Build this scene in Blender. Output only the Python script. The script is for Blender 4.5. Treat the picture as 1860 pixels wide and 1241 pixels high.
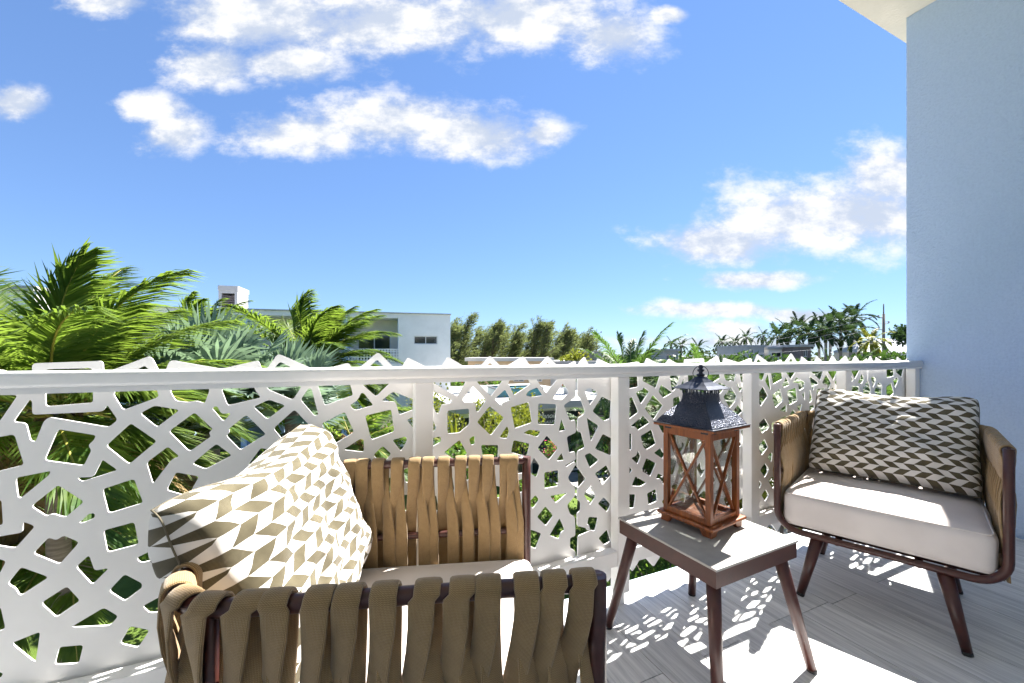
import bpy, bmesh, math, random
from mathutils import Vector, Matrix, noise as mnoise
R = math.radians
for _o in list(bpy.data.objects): bpy.data.objects.remove(_o)
SC = bpy.context.scene
COL = SC.collection

# ------------------------------------------------------------------ camera
EYE = 1.05                       # eye height above the balcony floor (floor is z = 0)
FOC = 715.0                      # focal length for an 1860 px wide frame
YAW = R(24)
CY, SY = math.cos(YAW), math.sin(YAW)
HZ = 645.0
cam_d = bpy.data.cameras.new('camera')
cam_d.sensor_width = 36.0
cam_d.lens = 36.0 * FOC / 1860.0
cam_d.shift_y = (HZ - 620.5) / 1860.0
cam_d.clip_start = 0.02
cam_d.clip_end = 3000
cam = bpy.data.objects.new('camera', cam_d)
COL.objects.link(cam)
cam.location = (0, 0, EYE)
cam.rotation_euler = (R(90), 0, -YAW)
SC.camera = cam

# ------------------------------------------------------------------ light
SUN_EL = R(52.5)
SUN_H = Vector((0.91, 0.413, 0)).normalized()          # horizontal direction towards the sun
sun_d = bpy.data.lights.new('sun', 'SUN')
sun_d.energy = 4.3
sun_d.angle = R(0.55)
sun_d.color = (1.0, 0.955, 0.89)
sun = bpy.data.objects.new('sun', sun_d)
COL.objects.link(sun)
to_sun = SUN_H * math.cos(SUN_EL) + Vector((0, 0, math.sin(SUN_EL)))
sun.rotation_euler = to_sun.to_track_quat('Z', 'Y').to_euler()
sun.location = (6, 4, 12)

SC.view_settings.view_transform = 'Standard'
SC.view_settings.look = 'None'
SC.view_settings.gamma = 1.0
SC.view_settings.exposure = 2.5
SC.view_settings.use_curve_mapping = False
SC.render.engine = 'CYCLES'
SC.cycles.use_denoising = True
SC.cycles.use_adaptive_sampling = True
SC.cycles.adaptive_threshold = 0.02
SC.cycles.max_bounces = 7
SC.cycles.diffuse_bounces = 5
SC.cycles.glossy_bounces = 3
SC.cycles.transmission_bounces = 4
SC.cycles.transparent_max_bounces = 16
SC.cycles.caustics_reflective = False
SC.cycles.caustics_refractive = False

world = bpy.data.worlds.new('World')
SC.world = world
world.use_nodes = True

class NT:
    """small helper round a node tree"""
    def __init__(s, t): s.t = t; s.n = t.nodes; s.l = t.links
    def node(s, kind, **kw):
        n = s.n.new(kind)
        for k, v in kw.items(): setattr(n, k, v)
        return n
    def put(s, sock, v):
        if isinstance(v, bpy.types.NodeSocket): s.l.new(v, sock)
        elif v is not None: sock.default_value = v
    def math(s, op, a, b=None, c=None, clamp=False):
        n = s.node('ShaderNodeMath', operation=op, use_clamp=clamp)
        s.put(n.inputs[0], a); s.put(n.inputs[1], b); s.put(n.inputs[2], c)
        return n.outputs[0]
    def vmath(s, op, a, b=None, out=0):
        n = s.node('ShaderNodeVectorMath', operation=op)
        s.put(n.inputs[0], a); s.put(n.inputs[1], b)
        return n.outputs[out]
    def comb(s, x, y, z=0.0):
        n = s.node('ShaderNodeCombineXYZ')
        s.put(n.inputs[0], x); s.put(n.inputs[1], y); s.put(n.inputs[2], z)
        return n.outputs[0]
    def noise(s, vec, scale, detail=2.0, rough=0.5, dist=0.0):
        n = s.node('ShaderNodeTexNoise')
        s.put(n.inputs['Vector'], vec); s.put(n.inputs['Scale'], scale); s.put(n.inputs['Detail'], detail)
        s.put(n.inputs['Roughness'], rough); s.put(n.inputs['Distortion'], dist)
        return n.outputs[0]
    def mix(s, fac, a, b, mode='MIX'):
        n = s.node('ShaderNodeMix', data_type='RGBA', blend_type=mode)
        s.put(n.inputs[0], fac); s.put(n.inputs[6], a); s.put(n.inputs[7], b)
        return n.outputs[2]
    def ramp(s, fac, lo, hi, a=0.0, b=1.0):
        n = s.node('ShaderNodeMapRange', interpolation_type='SMOOTHSTEP')
        s.put(n.inputs[0], fac); s.put(n.inputs[1], lo); s.put(n.inputs[2], hi); s.put(n.inputs[3], a); s.put(n.inputs[4], b)
        return n.outputs[0]

# clouds: soft blobs on the sky (horizontal offset / forward, height / forward, radii), broken up by noise
def _blob(px, py, rx, ry): return ((px - 930) / FOC, (HZ - py) / FOC, rx / FOC, ry / FOC)
CLOUD_B = 3.9
SKY_TINT = (2.0, 2.74, 4.0, 1)
CLOUDS = [_blob(*b) for b in (
    (470, 25, 225, 84), (700, 42, 250, 84), (930, 28, 255, 76), (1110, 68, 115, 66), (378, 120, 100, 54), (530, 110, 130, 46),
    (545, 248, 165, 54), (700, 222, 200, 62), (845, 245, 180, 64), (985, 240, 60, 28),
    (275, 198, 78, 30), (318, 242, 78, 50), (28, 178, 66, 36), (190, 5, 100, 30), (1215, 32, 40, 20),
    (1310, 438, 165, 50), (1440, 402, 195, 84), (1570, 392, 200, 96), (1620, 325, 125, 80),
    (1370, 508, 130, 22), (1290, 566, 170, 20), (1330, 600, 80, 20), (1460, 572, 110, 18), (1400, 624, 320, 16),
    (1950, 250, 220, 70), (-300, 150, 240, 70), (2250, 440, 260, 70), (600, -330, 280, 120))]
w = NT(world.node_tree)
w.n.clear()
tc = w.node('ShaderNodeTexCoord')
DIR = tc.outputs['Generated']
sky = w.node('ShaderNodeTexSky', sky_type='NISHITA', sun_disc=False)
sky.sun_elevation = SUN_EL
sky.sun_rotation = math.atan2(SUN_H.x, SUN_H.y)
sky.altitude = 0.0; sky.air_density = 1.0; sky.dust_density = 0.0; sky.ozone_density = 2.0
fwd = w.vmath('DOT_PRODUCT', DIR, (SY, CY, 0), out=1)
rgt = w.vmath('DOT_PRODUCT', DIR, (CY, -SY, 0), out=1)
dz = w.node('ShaderNodeSeparateXYZ'); w.put(dz.inputs[0], DIR)
fs = w.math('MAXIMUM', fwd, 0.12)
pos = w.comb(w.math('DIVIDE', rgt, fs), w.math('DIVIDE', dz.outputs[2], fs))
st = w.vmath('MULTIPLY', pos, (1.0, 1.6, 1.0))
f1 = w.noise(st, 6.0, 6.5, 0.64, 0.0)
f2 = w.noise(st, 1.9, 2.0, 0.5)
PW = w.vmath('ADD', pos, w.vmath('MULTIPLY', w.comb(w.math('SUBTRACT', f1, 0.5), w.math('SUBTRACT', f2, 0.5)), (0.07, 0.06, 0)))
best = None
for (cu, cv, ru, rv) in CLOUDS:
    n = w.node('ShaderNodeVectorMath', operation='MULTIPLY_ADD')
    w.put(n.inputs[0], PW); n.inputs[1].default_value = (1/ru, 1/rv, 0); n.inputs[2].default_value = (-cu/ru, -cv/rv, 0)
    q = w.vmath('DOT_PRODUCT', n.outputs[0], n.outputs[0], out=1)
    best = q if best is None else w.math('SMOOTH_MIN', best, q, 0.3)
mask = w.math('SUBTRACT', 1.0, w.math('POWER', w.math('MAXIMUM', best, 0.0), 0.5))
d0 = w.math('ADD', w.math('MULTIPLY', mask, 0.85), w.math('MULTIPLY', w.math('SUBTRACT', f1, 0.45), 1.65))
d0 = w.math('MINIMUM', d0, w.math('MULTIPLY', w.math('ADD', mask, 0.55), 1.5))
alpha = w.math('MULTIPLY', w.ramp(d0, 0.0, 0.66), w.ramp(dz.outputs[2], 0.0, 0.03))
alpha = w.math('MULTIPLY', alpha, 0.95)
shade = w.ramp(w.math('ADD', w.math('MULTIPLY', f1, 1.5), w.math('MULTIPLY', f2, -0.5)), 0.36, 0.66)
ccol = w.mix(shade, (0.60, 0.67, 0.80, 1), (1.0, 0.995, 0.985, 1))
cloud = w.vmath('SCALE', ccol); cloud.node.inputs['Scale'].default_value = CLOUD_B
gam = w.node('ShaderNodeGamma'); gam.inputs[1].default_value = 0.66
w.put(gam.inputs[0], w.mix(1.0, sky.outputs[0], (1/6, 1/6, 1/6, 1), 'MULTIPLY'))
skyc = w.mix(1.0, gam.outputs[0], SKY_TINT, 'MULTIPLY')
col = w.mix(alpha, skyc, cloud)
bg = w.node('ShaderNodeBackground'); bg.inputs['Strength'].default_value = 0.05
w.put(bg.inputs[0], col)
out = w.node('ShaderNodeOutputWorld'); w.l.new(bg.outputs[0], out.inputs[0])

# ------------------------------------------------------------------ pixel -> place helpers (photo is 1860 x 1241)
def Wd(px, py, dep):
    r = dep * (px - 930) / FOC
    return Vector((dep * SY + r * CY, dep * CY - r * SY, EYE - dep * (py - HZ) / FOC))
def Wh(px, py, h): return Wd(px, py, (EYE - h) * FOC / (py - HZ))
def Wy(px, py, Y): return Wd(px, py, Y / (CY - SY * (px - 930) / FOC))

# ------------------------------------------------------------------ materials
MATS = {}
def new_mat(name):
    m = bpy.data.materials.new(name); m.use_nodes = True
    t = NT(m.node_tree); t.n.clear()
    o = t.node('ShaderNodeOutputMaterial')
    b = t.node('ShaderNodeBsdfPrincipled')
    t.l.new(b.outputs[0], o.inputs[0])
    MATS[name] = m
    return m, t, b, o
def c4(c): return (c[0], c[1], c[2], 1.0)
def coords(t, kind='Object', scale=(1, 1, 1)):
    n = t.node('ShaderNodeTexCoord')
    return t.vmath('MULTIPLY', n.outputs[kind], scale)
def bump(t, b, h, strength, dist):
    n = t.node('ShaderNodeBump'); n.inputs['Strength'].default_value = strength; n.inputs['Distance'].default_value = dist
    t.put(n.inputs['Height'], h); t.l.new(n.outputs[0], b.inputs['Normal'])
def plain(name, col, rough=0.5, var=0.12, vscale=6.0, bscale=0, bstr=0.3, bdist=0.002, metal=0.0, spec=0.5, col2=None, stretch=(1, 1, 1), rnd=0.0):
    m, t, b, o = new_mat(name)
    v = coords(t, 'Object', stretch)
    n = t.noise(v, vscale, 5.0, 0.6)
    a = col2 if col2 else tuple(c * (1 - var) for c in col)
    cc = t.mix(t.ramp(n, 0.3, 0.7), c4(a), c4(tuple(min(1, c * (1 + (0 if col2 else var * .6))) for c in col)))
    if rnd:
        oi = t.node('ShaderNodeObjectInfo')
        k = t.math('ADD', 1.0 - rnd, t.math('MULTIPLY', oi.outputs['Random'], 2 * rnd))
        sc = t.vmath('SCALE', cc); t.put(sc.node.inputs['Scale'], k); cc = sc
    t.put(b.inputs['Base Color'], cc)
    b.inputs['Metallic'].default_value = metal
    b.inputs['Specular IOR Level'].default_value = spec
    t.put(b.inputs['Roughness'], t.math('ADD', rough - .06, t.math('MULTIPLY', n, 0.12)))
    if bscale: bump(t, b, t.noise(v, bscale, 3.0, 0.6), bstr, bdist)
    return m
plain('white_paint', (0.83, 0.82, 0.805), 0.42, 0.05, 3.0, 260, 0.06, 0.001)
plain('rail_paint', (0.80, 0.80, 0.795), 0.30, 0.03, 4.0)
plain('frame_brown', (0.056, 0.0155, 0.011), 0.36, 0.2, 30, 700, 0.10, 0.0006)
plain('apron_brown', (0.062, 0.021, 0.015), 0.45, 0.2, 20, 900, 0.22, 0.0006)
plain('foot_black', (0.02, 0.018, 0.018), 0.6, 0.2, 30)
plain('soffit_cream', (0.84, 0.79, 0.71), 0.9, 0.10, 1.6, 60, 0.6, 0.006)
plain('facade_white', (0.84, 0.83, 0.81), 0.85, 0.05, 1.1, 80, 0.2, 0.004)
plain('slab_edge', (0.50, 0.62, 0.70), 0.8, 0.08, 6, 60, 0.2, 0.003)
plain('table_stone', (0.35, 0.335, 0.315), 0.5, 0.10, 26, 160, 0.05, 0.001)
plain('stone_edge', (0.46, 0.44, 0.40), 0.6, 0.1, 30)
plain('black_iron', (0.022, 0.027, 0.042), 0.36, 0.3, 40, 300, 0.25, 0.001, metal=0.55)
plain('seam_olive', (0.13, 0.115, 0.08), 0.95, 0.2, 30)
plain('grout', (0.20, 0.19, 0.175), 0.9, 0.12, 12)

def m_stucco():
    m, t, b, o = new_mat('blue_stucco')
    v = t.node('ShaderNodeTexCoord').outputs['Object']
    big = t.noise(v, 0.8, 4.0, 0.6); fine = t.noise(v, 75.0, 4.0, 0.7); mid = t.noise(v, 11.0, 4.0, 0.6)
    cc = t.mix(t.ramp(big, 0.3, 0.7), c4((0.535, 0.675, 0.90)), c4((0.56, 0.695, 0.92)))
    cc = t.mix(t.ramp(fine, 0.30, 0.62), c4((0.495, 0.63, 0.855)), cc)
    cc = t.mix(t.math('MULTIPLY', t.ramp(mid, 0.56, 0.72), 0.25), cc, c4((0.59, 0.715, 0.93)))
    t.put(b.inputs['Base Color'], cc); b.inputs['Roughness'].default_value = 0.92; b.inputs['Specular IOR Level'].default_value = 0.2
    bump(t, b, t.math('ADD', fine, t.math('MULTIPLY', mid, 0.6)), 1.0, 0.010)
m_stucco()
def m_plank():
    m, t, b, o = new_mat('plank_tile')
    oi = t.node('ShaderNodeObjectInfo')
    sh = t.comb(t.math('MULTIPLY', oi.outputs['Random'], 37.0), t.math('MULTIPLY', oi.outputs['Random'], 91.0), 0.0)
    base = t.node('ShaderNodeTexCoord').outputs['Object']
    v = t.vmath('ADD', t.vmath('MULTIPLY', base, (42.0, 2.2, 1.0)), sh)
    n1 = t.noise(v, 1.0, 6.0, 0.66, 0.7)
    v2 = t.vmath('ADD', t.vmath('MULTIPLY', base, (190.0, 5.0, 1.0)), sh)
    n2 = t.noise(v2, 1.0, 3.0, 0.6)
    fac = t.math('ADD', t.math('MULTIPLY', n1, 0.7), t.math('MULTIPLY', n2, 0.3))
    cc = t.mix(t.ramp(fac, 0.34, 0.66), c4((0.46, 0.465, 0.475)), c4((0.76, 0.76, 0.755)))
    k = t.math('ADD', 0.88, t.math('MULTIPLY', oi.outputs['Random'], 0.22))
    sc = t.vmath('SCALE', cc); t.put(sc.node.inputs['Scale'], k)
    t.put(b.inputs['Base Color'], sc)
    b.inputs['Roughness'].default_value = 0.42
    b.inputs['Specular IOR Level'].default_value = 0.4
    bump(t, b, fac, 0.18, 0.0012)
m_plank()

def m_wood():
    m, t, b, o = new_mat('lantern_wood')
    base = t.node('ShaderNodeTexCoord').outputs['Object']
    v = t.vmath('MULTIPLY', base, (70.0, 70.0, 7.0))
    n = t.noise(v, 1.0, 5.0, 0.6, 1.2)
    cc = t.mix(t.ramp(n, 0.3, 0.7), c4((0.105, 0.027, 0.006)), c4((0.30, 0.088, 0.018)))
    k = t.noise(base, 9.0, 3.0)
    cc = t.mix(t.ramp(k, 0.35, 0.75), cc, c4((0.21, 0.056, 0.012)))
    t.put(b.inputs['Base Color'], cc); b.inputs['Roughness'].default_value = 0.38
    bump(t, b, n, 0.25, 0.001)
m_wood()

def m_hammered():
    m, t, b, o = new_mat('punched_iron')
    base = t.node('ShaderNodeTexCoord').outputs['Object']
    vo = t.node('ShaderNodeTexVoronoi'); t.put(vo.inputs['Vector'], base); vo.inputs['Scale'].default_value = 250.0
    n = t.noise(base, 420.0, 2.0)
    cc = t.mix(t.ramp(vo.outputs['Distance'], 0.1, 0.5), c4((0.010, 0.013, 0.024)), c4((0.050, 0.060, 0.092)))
    cc = t.mix(t.ramp(n, 0.62, 0.70), cc, c4((0.42, 0.41, 0.42)))          # pale specks painted in for glints and light through the punch holes
    t.put(b.inputs['Base Color'], cc)
    b.inputs['Metallic'].default_value = 0.6; b.inputs['Roughness'].default_value = 0.34
    bump(t, b, vo.outputs['Distance'], 0.9, 0.006)
m_hammered()

def m_glass(name, tint, rough=0.02, refl=0.12):
    m, t, b, o = new_mat(name)
    t.n.remove(b)
    tr = t.node('ShaderNodeBsdfTransparent'); tr.inputs[0].default_value = c4(tint)
    gl = t.node('ShaderNodeBsdfGlossy'); gl.inputs['Roughness'].default_value = rough
    fr = t.node('ShaderNodeFresnel'); fr.inputs[0].default_value = 1.5
    mx = t.node('ShaderNodeMixShader')
    t.put(mx.inputs[0], t.math('ADD', t.math('MULTIPLY', fr.outputs[0], 0.6), refl))
    t.l.new(tr.outputs[0], mx.inputs[1]); t.l.new(gl.outputs[0], mx.inputs[2]); t.l.new(mx.outputs[0], o.inputs[0])
m_glass('lantern_glass', (0.96, 0.975, 0.97), 0.015, 0.0)

def m_strap():
    m, t, b, o = new_mat('strap_knit')
    uv = t.node('ShaderNodeTexCoord').outputs['UV']
    s = t.node('ShaderNodeSeparateXYZ'); t.put(s.inputs[0], uv)
    # knitted ribs across the width, stitches along the length
    ru = t.math('MULTIPLY', s.outputs[0], 3600.0)
    zig = t.math('ABSOLUTE', t.math('SUBTRACT', t.math('FRACT', t.math('MULTIPLY', s.outputs[0], 280.0)), 0.5))
    rv = t.math('ADD', t.math('MULTIPLY', s.outputs[1], 3000.0), t.math('MULTIPLY', zig, 6.0))
    knit = t.math('MULTIPLY', t.math('ADD', t.math('SINE', ru), 1.0), t.math('ADD', t.math('SINE', rv), 1.3))
    n = t.noise(uv, 60.0, 4.0, 0.6)
    oi = t.node('ShaderNodeObjectInfo')
    cc = t.mix(t.ramp(t.math('ADD', t.math('MULTIPLY', knit, 0.22), t.math('MULTIPLY', n, 0.5)), 0.15, 1.1), c4((0.205, 0.132, 0.060)), c4((0.42, 0.29, 0.145)))
    k = t.math('ADD', 0.92, t.math('MULTIPLY', oi.outputs['Random'], 0.14))
    sc = t.vmath('SCALE', cc); t.put(sc.node.inputs['Scale'], k)
    t.put(b.inputs['Base Color'], sc)
    b.inputs['Roughness'].default_value = 0.9; b.inputs['Specular IOR Level'].default_value = 0.15
    b.inputs['Sheen Weight'].default_value = 0.25
    bump(t, b, knit, 0.40, 0.0007)
m_strap()

def m_cushion():
    m, t, b, o = new_mat('cushion_cream')
    v = t.node('ShaderNodeTexCoord').outputs['Object']
    a = t.noise(t.vmath('MULTIPLY', v, (900.0, 60.0, 300.0)), 1.0, 2.0)
    c = t.noise(t.vmath('MULTIPLY', v, (60.0, 900.0, 300.0)), 1.0, 2.0)
    wv = t.math('ADD', a, c)
    n = t.noise(v, 7.0, 4.0)
    t.put(b.inputs['Base Color'], t.mix(t.ramp(n, 0.3, 0.7), c4((0.64, 0.58, 0.545)), c4((0.70, 0.64, 0.605))))
    b.inputs['Roughness'].default_value = 0.95; b.inputs['Specular IOR Level'].default_value = 0.1
    b.inputs['Sheen Weight'].default_value = 0.2
    bump(t, b, t.math('ADD', wv, t.math('MULTIPLY', n, 2.0)), 0.25, 0.0012)
m_cushion()

def m_chevron():
    m, t, b, o = new_mat('pillow_chevron')
    uv = t.node('ShaderNodeTexCoord').outputs['UV']
    s = t.node('ShaderNodeSeparateXYZ'); t.put(s.inputs[0], uv)
    row = t.math('DIVIDE', s.outputs[1], 0.0262)
    tri = t.math('PINGPONG', row, 1.0)
    cell = t.math('ADD', t.math('DIVIDE', s.outputs[0], 0.0345), t.math('MULTIPLY', tri, 0.80))
    par = t.math('ADD', t.math('FLOOR', cell), t.math('FLOOR', row))
    dark = t.math('FLOORED_MODULO', par, 2.0)
    tw = t.math('SINE', t.math('MULTIPLY', t.math('ADD', s.outputs[0], s.outputs[1]), 3200.0))
    n = t.noise(uv, 25.0, 4.0)
    olive = t.mix(t.ramp(t.math('ADD', t.math('MULTIPLY', tw, 0.22), n), 0.2, 0.8), c4((0.062, 0.053, 0.031)), c4((0.130, 0.113, 0.071)))
    white = t.mix(n, c4((0.66, 0.64, 0.61)), c4((0.74, 0.725, 0.70)))
    t.put(b.inputs['Base Color'], t.mix(dark, white, olive))
    b.inputs['Roughness'].default_value = 0.92; b.inputs['Specular IOR Level'].default_value = 0.12
    b.inputs['Sheen Weight'].default_value = 0.15
    bump(t, b, t.math('ADD', t.math('MULTIPLY', tw, 0.3), t.noise(uv, 14.0, 3.0)), 0.30, 0.003)
m_chevron()

# ------------------------------------------------------------------ mesh helpers
class MB:
    def __init__(s): s.v = []; s.f = []; s.m = []; s.uv = {}; s.sm = []
    def face(s, idx, mat=0, uvs=None, smooth=False):
        if uvs: s.uv[len(s.f)] = uvs
        s.f.append(tuple(idx)); s.m.append(mat); s.sm.append(smooth)
    def add(s, pts):
        b = len(s.v); s.v.extend([tuple(p) for p in pts]); return b
    def box(s, a, b, mat=0, M=None):
        x0, y0, z0 = a; x1, y1, z1 = b
        p = [Vector(q) for q in ((x0,y0,z0),(x1,y0,z0),(x1,y1,z0),(x0,y1,z0),(x0,y0,z1),(x1,y0,z1),(x1,y1,z1),(x0,y1,z1))]
        if M: p = [M @ q for q in p]
        i = s.add(p)
        for f in ((0,3,2,1),(4,5,6,7),(0,1,5,4),(1,2,6,5),(2,3,7,6),(3,0,4,7)): s.face([i+k for k in f], mat)
    def bar(s, p, q, wx, wy, up=Vector((0,0,1)), mat=0):
        p = Vector(p); q = Vector(q); d = (q-p).normalized()
        x = d.cross(up)
        if x.length < 1e-4: x = d.cross(Vector((1,0,0)))
        x.normalize(); y = x.cross(d)
        ring = []
        for c in (p, q): ring += [c + x*sx*wx/2 + y*sy*wy/2 for sx, sy in ((-1,-1),(1,-1),(1,1),(-1,1))]
        i = s.add(ring)
        for f in ((0,1,2,3),(7,6,5,4),(0,4,5,1),(1,5,6,2),(2,6,7,3),(3,7,4,0)): s.face([i+k for k in f], mat)
    def tube(s, path, rad, n=10, mat=0, caps=True, closed=False, squash=None):
        path = [Vector(p) for p in path]; m = len(path)
        if not callable(rad):
            rr = rad if isinstance(rad, (list, tuple)) else [rad]*m
        else: rr = [rad(i/(m-1)) for i in range(m)]
        rings = []; prev = None
        for i, p in enumerate(path):
            a = path[i-1] if (i > 0 or closed) else p
            b = path[(i+1) % m] if (i < m-1 or closed) else p
            d = (b-a)
            d = d.normalized() if d.length > 1e-9 else Vector((0,0,1))
            if prev is None:
                x = d.cross(Vector((0,0,1)))
                if x.length < 1e-3: x = d.cross(Vector((0,1,0)))
            else: x = prev - d*prev.dot(d)
            x.normalize(); prev = x; y = d.cross(x)
            rings.append(s.add([p + (x*math.cos(2*math.pi*k/n) + y*math.sin(2*math.pi*k/n))*rr[i] for k in range(n)]))
        for i in range(m if closed else m-1):
            a, b = rings[i], rings[(i+1) % m]
            for k in range(n): s.face((a+k, a+(k+1)%n, b+(k+1)%n, b+k), mat, None, True)
        if caps and not closed:
            s.face([rings[0]+k for k in range(n)][::-1], mat); s.face([rings[-1]+k for k in range(n)], mat)
    def lathe(s, prof, n=16, mat=0, c=(0,0,0), smooth=True, rot=0.0):
        rings = []
        for r, z in prof: rings.append(s.add([(c[0]+r*math.cos(2*math.pi*k/n+rot), c[1]+r*math.sin(2*math.pi*k/n+rot), c[2]+z) for k in range(n)]))
        for a, b in zip(rings, rings[1:]):
            for k in range(n): s.face((a+k, a+(k+1)%n, b+(k+1)%n, b+k), mat, None, smooth)
        s.face([rings[0]+k for k in range(n)][::-1], mat); s.face([rings[-1]+k for k in range(n)], mat)
    def prism(s, poly, z0, z1, mat=0, M=None):
        n = len(poly)
        p = [Vector((x, y, z0)) for x, y in poly] + [Vector((x, y, z1)) for x, y in poly]
        if M: p = [M @ q for q in p]
        i = s.add(p)
        s.face([i+k for k in range(n)][::-1], mat); s.face([i+n+k for k in range(n)], mat)
        for k in range(n): s.face((i+k, i+(k+1)%n, i+n+(k+1)%n, i+n+k), mat)
    def mesh(s, name, mats, off=None):
        me = bpy.data.meshes.new(name)
        vv = s.v if off is None else [(a-off[0], b-off[1], c-off[2]) for a, b, c in s.v]
        me.from_pydata(vv, [], s.f)
        for m in (mats if isinstance(mats, (list, tuple)) else [mats]): me.materials.append(MATS[m])
        me.polygons.foreach_set('material_index', s.m)
        me.polygons.foreach_set('use_smooth', s.sm)
        if s.uv:
            ul = me.uv_layers.new(name='UVMap')
            for fi, uvs in s.uv.items():
                st = me.polygons[fi].loop_start
                for k, q in enumerate(uvs): ul.data[st+k].uv = q
        me.update()
        return me

def tag(o, label=None, cat=None, group=None, kind=None):
    if label: o['label'] = label
    if cat: o['category'] = cat
    if group: o['group'] = group
    if kind: o['kind'] = kind
    return o
def link(name, me, parent=None, loc=None, rot=None):
    o = bpy.data.objects.new(name, me); COL.objects.link(o)
    if parent is not None: o.parent = parent
    if loc is not None: o.location = loc
    if rot is not None: o.rotation_euler = rot
    return o
def empty(name, loc=(0,0,0), rz=0.0, **kw):
    o = bpy.data.objects.new(name, None); COL.objects.link(o)
    o.location = loc; o.rotation_euler = (0, 0, rz); o.empty_display_size = 0.2
    return tag(o, **kw)
def build(mb, name, mats, parent=None, off=None, **kw):
    return tag(link(name, mb.mesh(name, mats, off), parent), **kw)
def bevel(o, wd, seg=2):
    m = o.modifiers.new('bevel', 'BEVEL'); m.width = wd; m.segments = seg; m.limit_method = 'ANGLE'; m.angle_limit = R(40)
    return o
# ------------------------------------------------------------------ the balcony
rng = random.Random(7)
WALL_X = 3.585
PAN_Y = 1.36                     # plane of the cut panels
EDGE_Y = 1.455                   # outer edge of the floor
CEIL = 3.37

mb = MB(); mb.box((-4.0, -0.75, -0.32), (WALL_X + 0.5, EDGE_Y - 0.012, -0.012), 0)
balcony = build(mb, 'balcony_floor', ['grout'], label='pale grey wood-look tiled balcony floor', kind='structure')
mb = MB(); mb.box((-4.0, EDGE_Y - 0.012, -0.34), (WALL_X - 0.002, EDGE_Y, -0.002), 0)
build(mb, 'edge_strip', ['slab_edge'], balcony)
PW = 0.185; PL = 1.2; GAP = 0.0032
x0 = 1.17 - PW * 20; i = 0
def plank_mesh(y0, y1):
    m = MB(); c = 0.0015
    m.box((0, 0, -0.011), (PW - GAP, y1 - y0, 0.0))
    return m.mesh('plank', ['plank_tile'])
_pm = {}
for k in range(0, 34):
    xa = x0 + k * PW
    if xa < -2.6 or xa + PW > WALL_X + 0.05: continue
    offs = 0.98 if (k % 2 == 0 and k != 21) or k == 23 else 0.98 + (0.42 if k % 4 == 1 else -0.46)
    offs += rng.uniform(-.02, .02) * (0 if k in (20, 23) else 1)
    ys = [offs - 2 * PL, offs - PL, offs, offs + PL]
    for a, b in zip(ys, ys[1:]):
        a = max(a, -0.74); b = min(b, EDGE_Y - 0.013)
        if b - a < 0.03: continue
        xe = xa
        o = link('plank', plank_mesh(a + GAP, b), balcony, (xe, a + GAP, 0.0))

mb = MB(); mb.box((WALL_X, -0.75, -0.4), (WALL_X + 0.30, 1.372, CEIL + 0.25), 0)
build(mb, 'wall_side', ['blue_stucco'], label='pale blue stucco side wall of the balcony', kind='structure')
mb = MB(); mb.box((-6.0, -0.75, CEIL), (WALL_X - 0.003, 1.483, CEIL + 0.22), 0); mb.box((WALL_X - 0.003, 1.374, CEIL), (WALL_X + 1.4, 1.483, CEIL + 0.22), 0)
build(mb, 'ceiling', ['soffit_cream'], label='cream soffit above the balcony', kind='structure')
mb = MB(); mb.box((-6.0, -0.90, -0.4), (WALL_X + 0.3, -0.753, CEIL + 0.2), 0)
build(mb, 'wall_back', ['facade_white'], label='white wall of the flat behind the balcony', kind='structure')

# ------------------------------------------------------------------ railing with laser-cut panels
rail = empty('balcony_railing', (0.0, PAN_Y, 0.0), label='white metal balcony railing with cut-out geometric panels', cat='railing')
RO = Vector((0.0, PAN_Y, 0.0))
def rrect(y0, y1, z0, z1, r, n=4):
    pts = []
    for cx, cz, a0 in ((y1 - r, z1 - r, 0), (y0 + r, z1 - r, 90), (y0 + r, z0 + r, 180), (y1 - r, z0 + r, 270)):
        for k in range(n + 1):
            a = R(a0 + 90 * k / n); pts.append((cx + r * math.cos(a), cz + r * math.sin(a)))
    return pts
def extrude_x(poly, xa, xb, smooth=True):
    m = MB(); n = len(poly)
    a = m.add([(xa, y, z) for y, z in poly]); b = m.add([(xb, y, z) for y, z in poly])
    for k in range(n): m.face((a + k, b + k, b + (k + 1) % n, a + (k + 1) % n), 0, None, smooth)
    m.face([a + k for k in range(n)], 0); m.face([b + k for k in range(n)][::-1], 0)
    return m
hr = rrect(1.286, 1.319, 0.970, 1.013, 0.0145, 6)
hr2 = [(1.292, 0.959), (1.314, 0.959), (1.314, 0.972), (1.292, 0.972)]
build(extrude_x(hr, -2.6, WALL_X - 0.001), 'handrail', ['rail_paint'], rail, RO)
build(extrude_x([p for p in hr2][::-1], -2.6, WALL_X - 0.002, False), 'handrail_channel', ['rail_paint'], rail, RO)
post_x = [0.194 * PAN_Y + 0.8243 * k for k in (-3, 0, 1, 2, 3, 4)]
for px_ in post_x:
    if px_ > WALL_X - 0.1: px_ = WALL_X - 0.034
    m = MB(); m.box((px_ - 0.030, 1.302, 0.06 if px_ < WALL_X - .1 else 0.0), (px_ + 0.030, 1.352, 0.9580))
    bevel(build(m, 'post', ['white_paint'], rail, RO), 0.003)
xs = sorted([min(p, WALL_X - 0.034) for p in post_x])
for a, b in zip(xs, xs[1:]):
    m = MB(); m.box((a + 0.0305, 1.3045, 0.178), (b - 0.0305, 1.3505, 0.238))
    bevel(build(m, 'bottom_bar', ['white_paint'], rail, RO), 0.003)
    m = MB(); m.box((a - 0.02, 1.325, -0.20), (a + 0.02, 1.352, 0.0595)); m.box((a - 0.05, 1.3521, -0.20), (a + 0.05, EDGE_Y + 0.004, -0.12))
    build(m, 'bracket', ['white_paint'], rail, RO)

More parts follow.
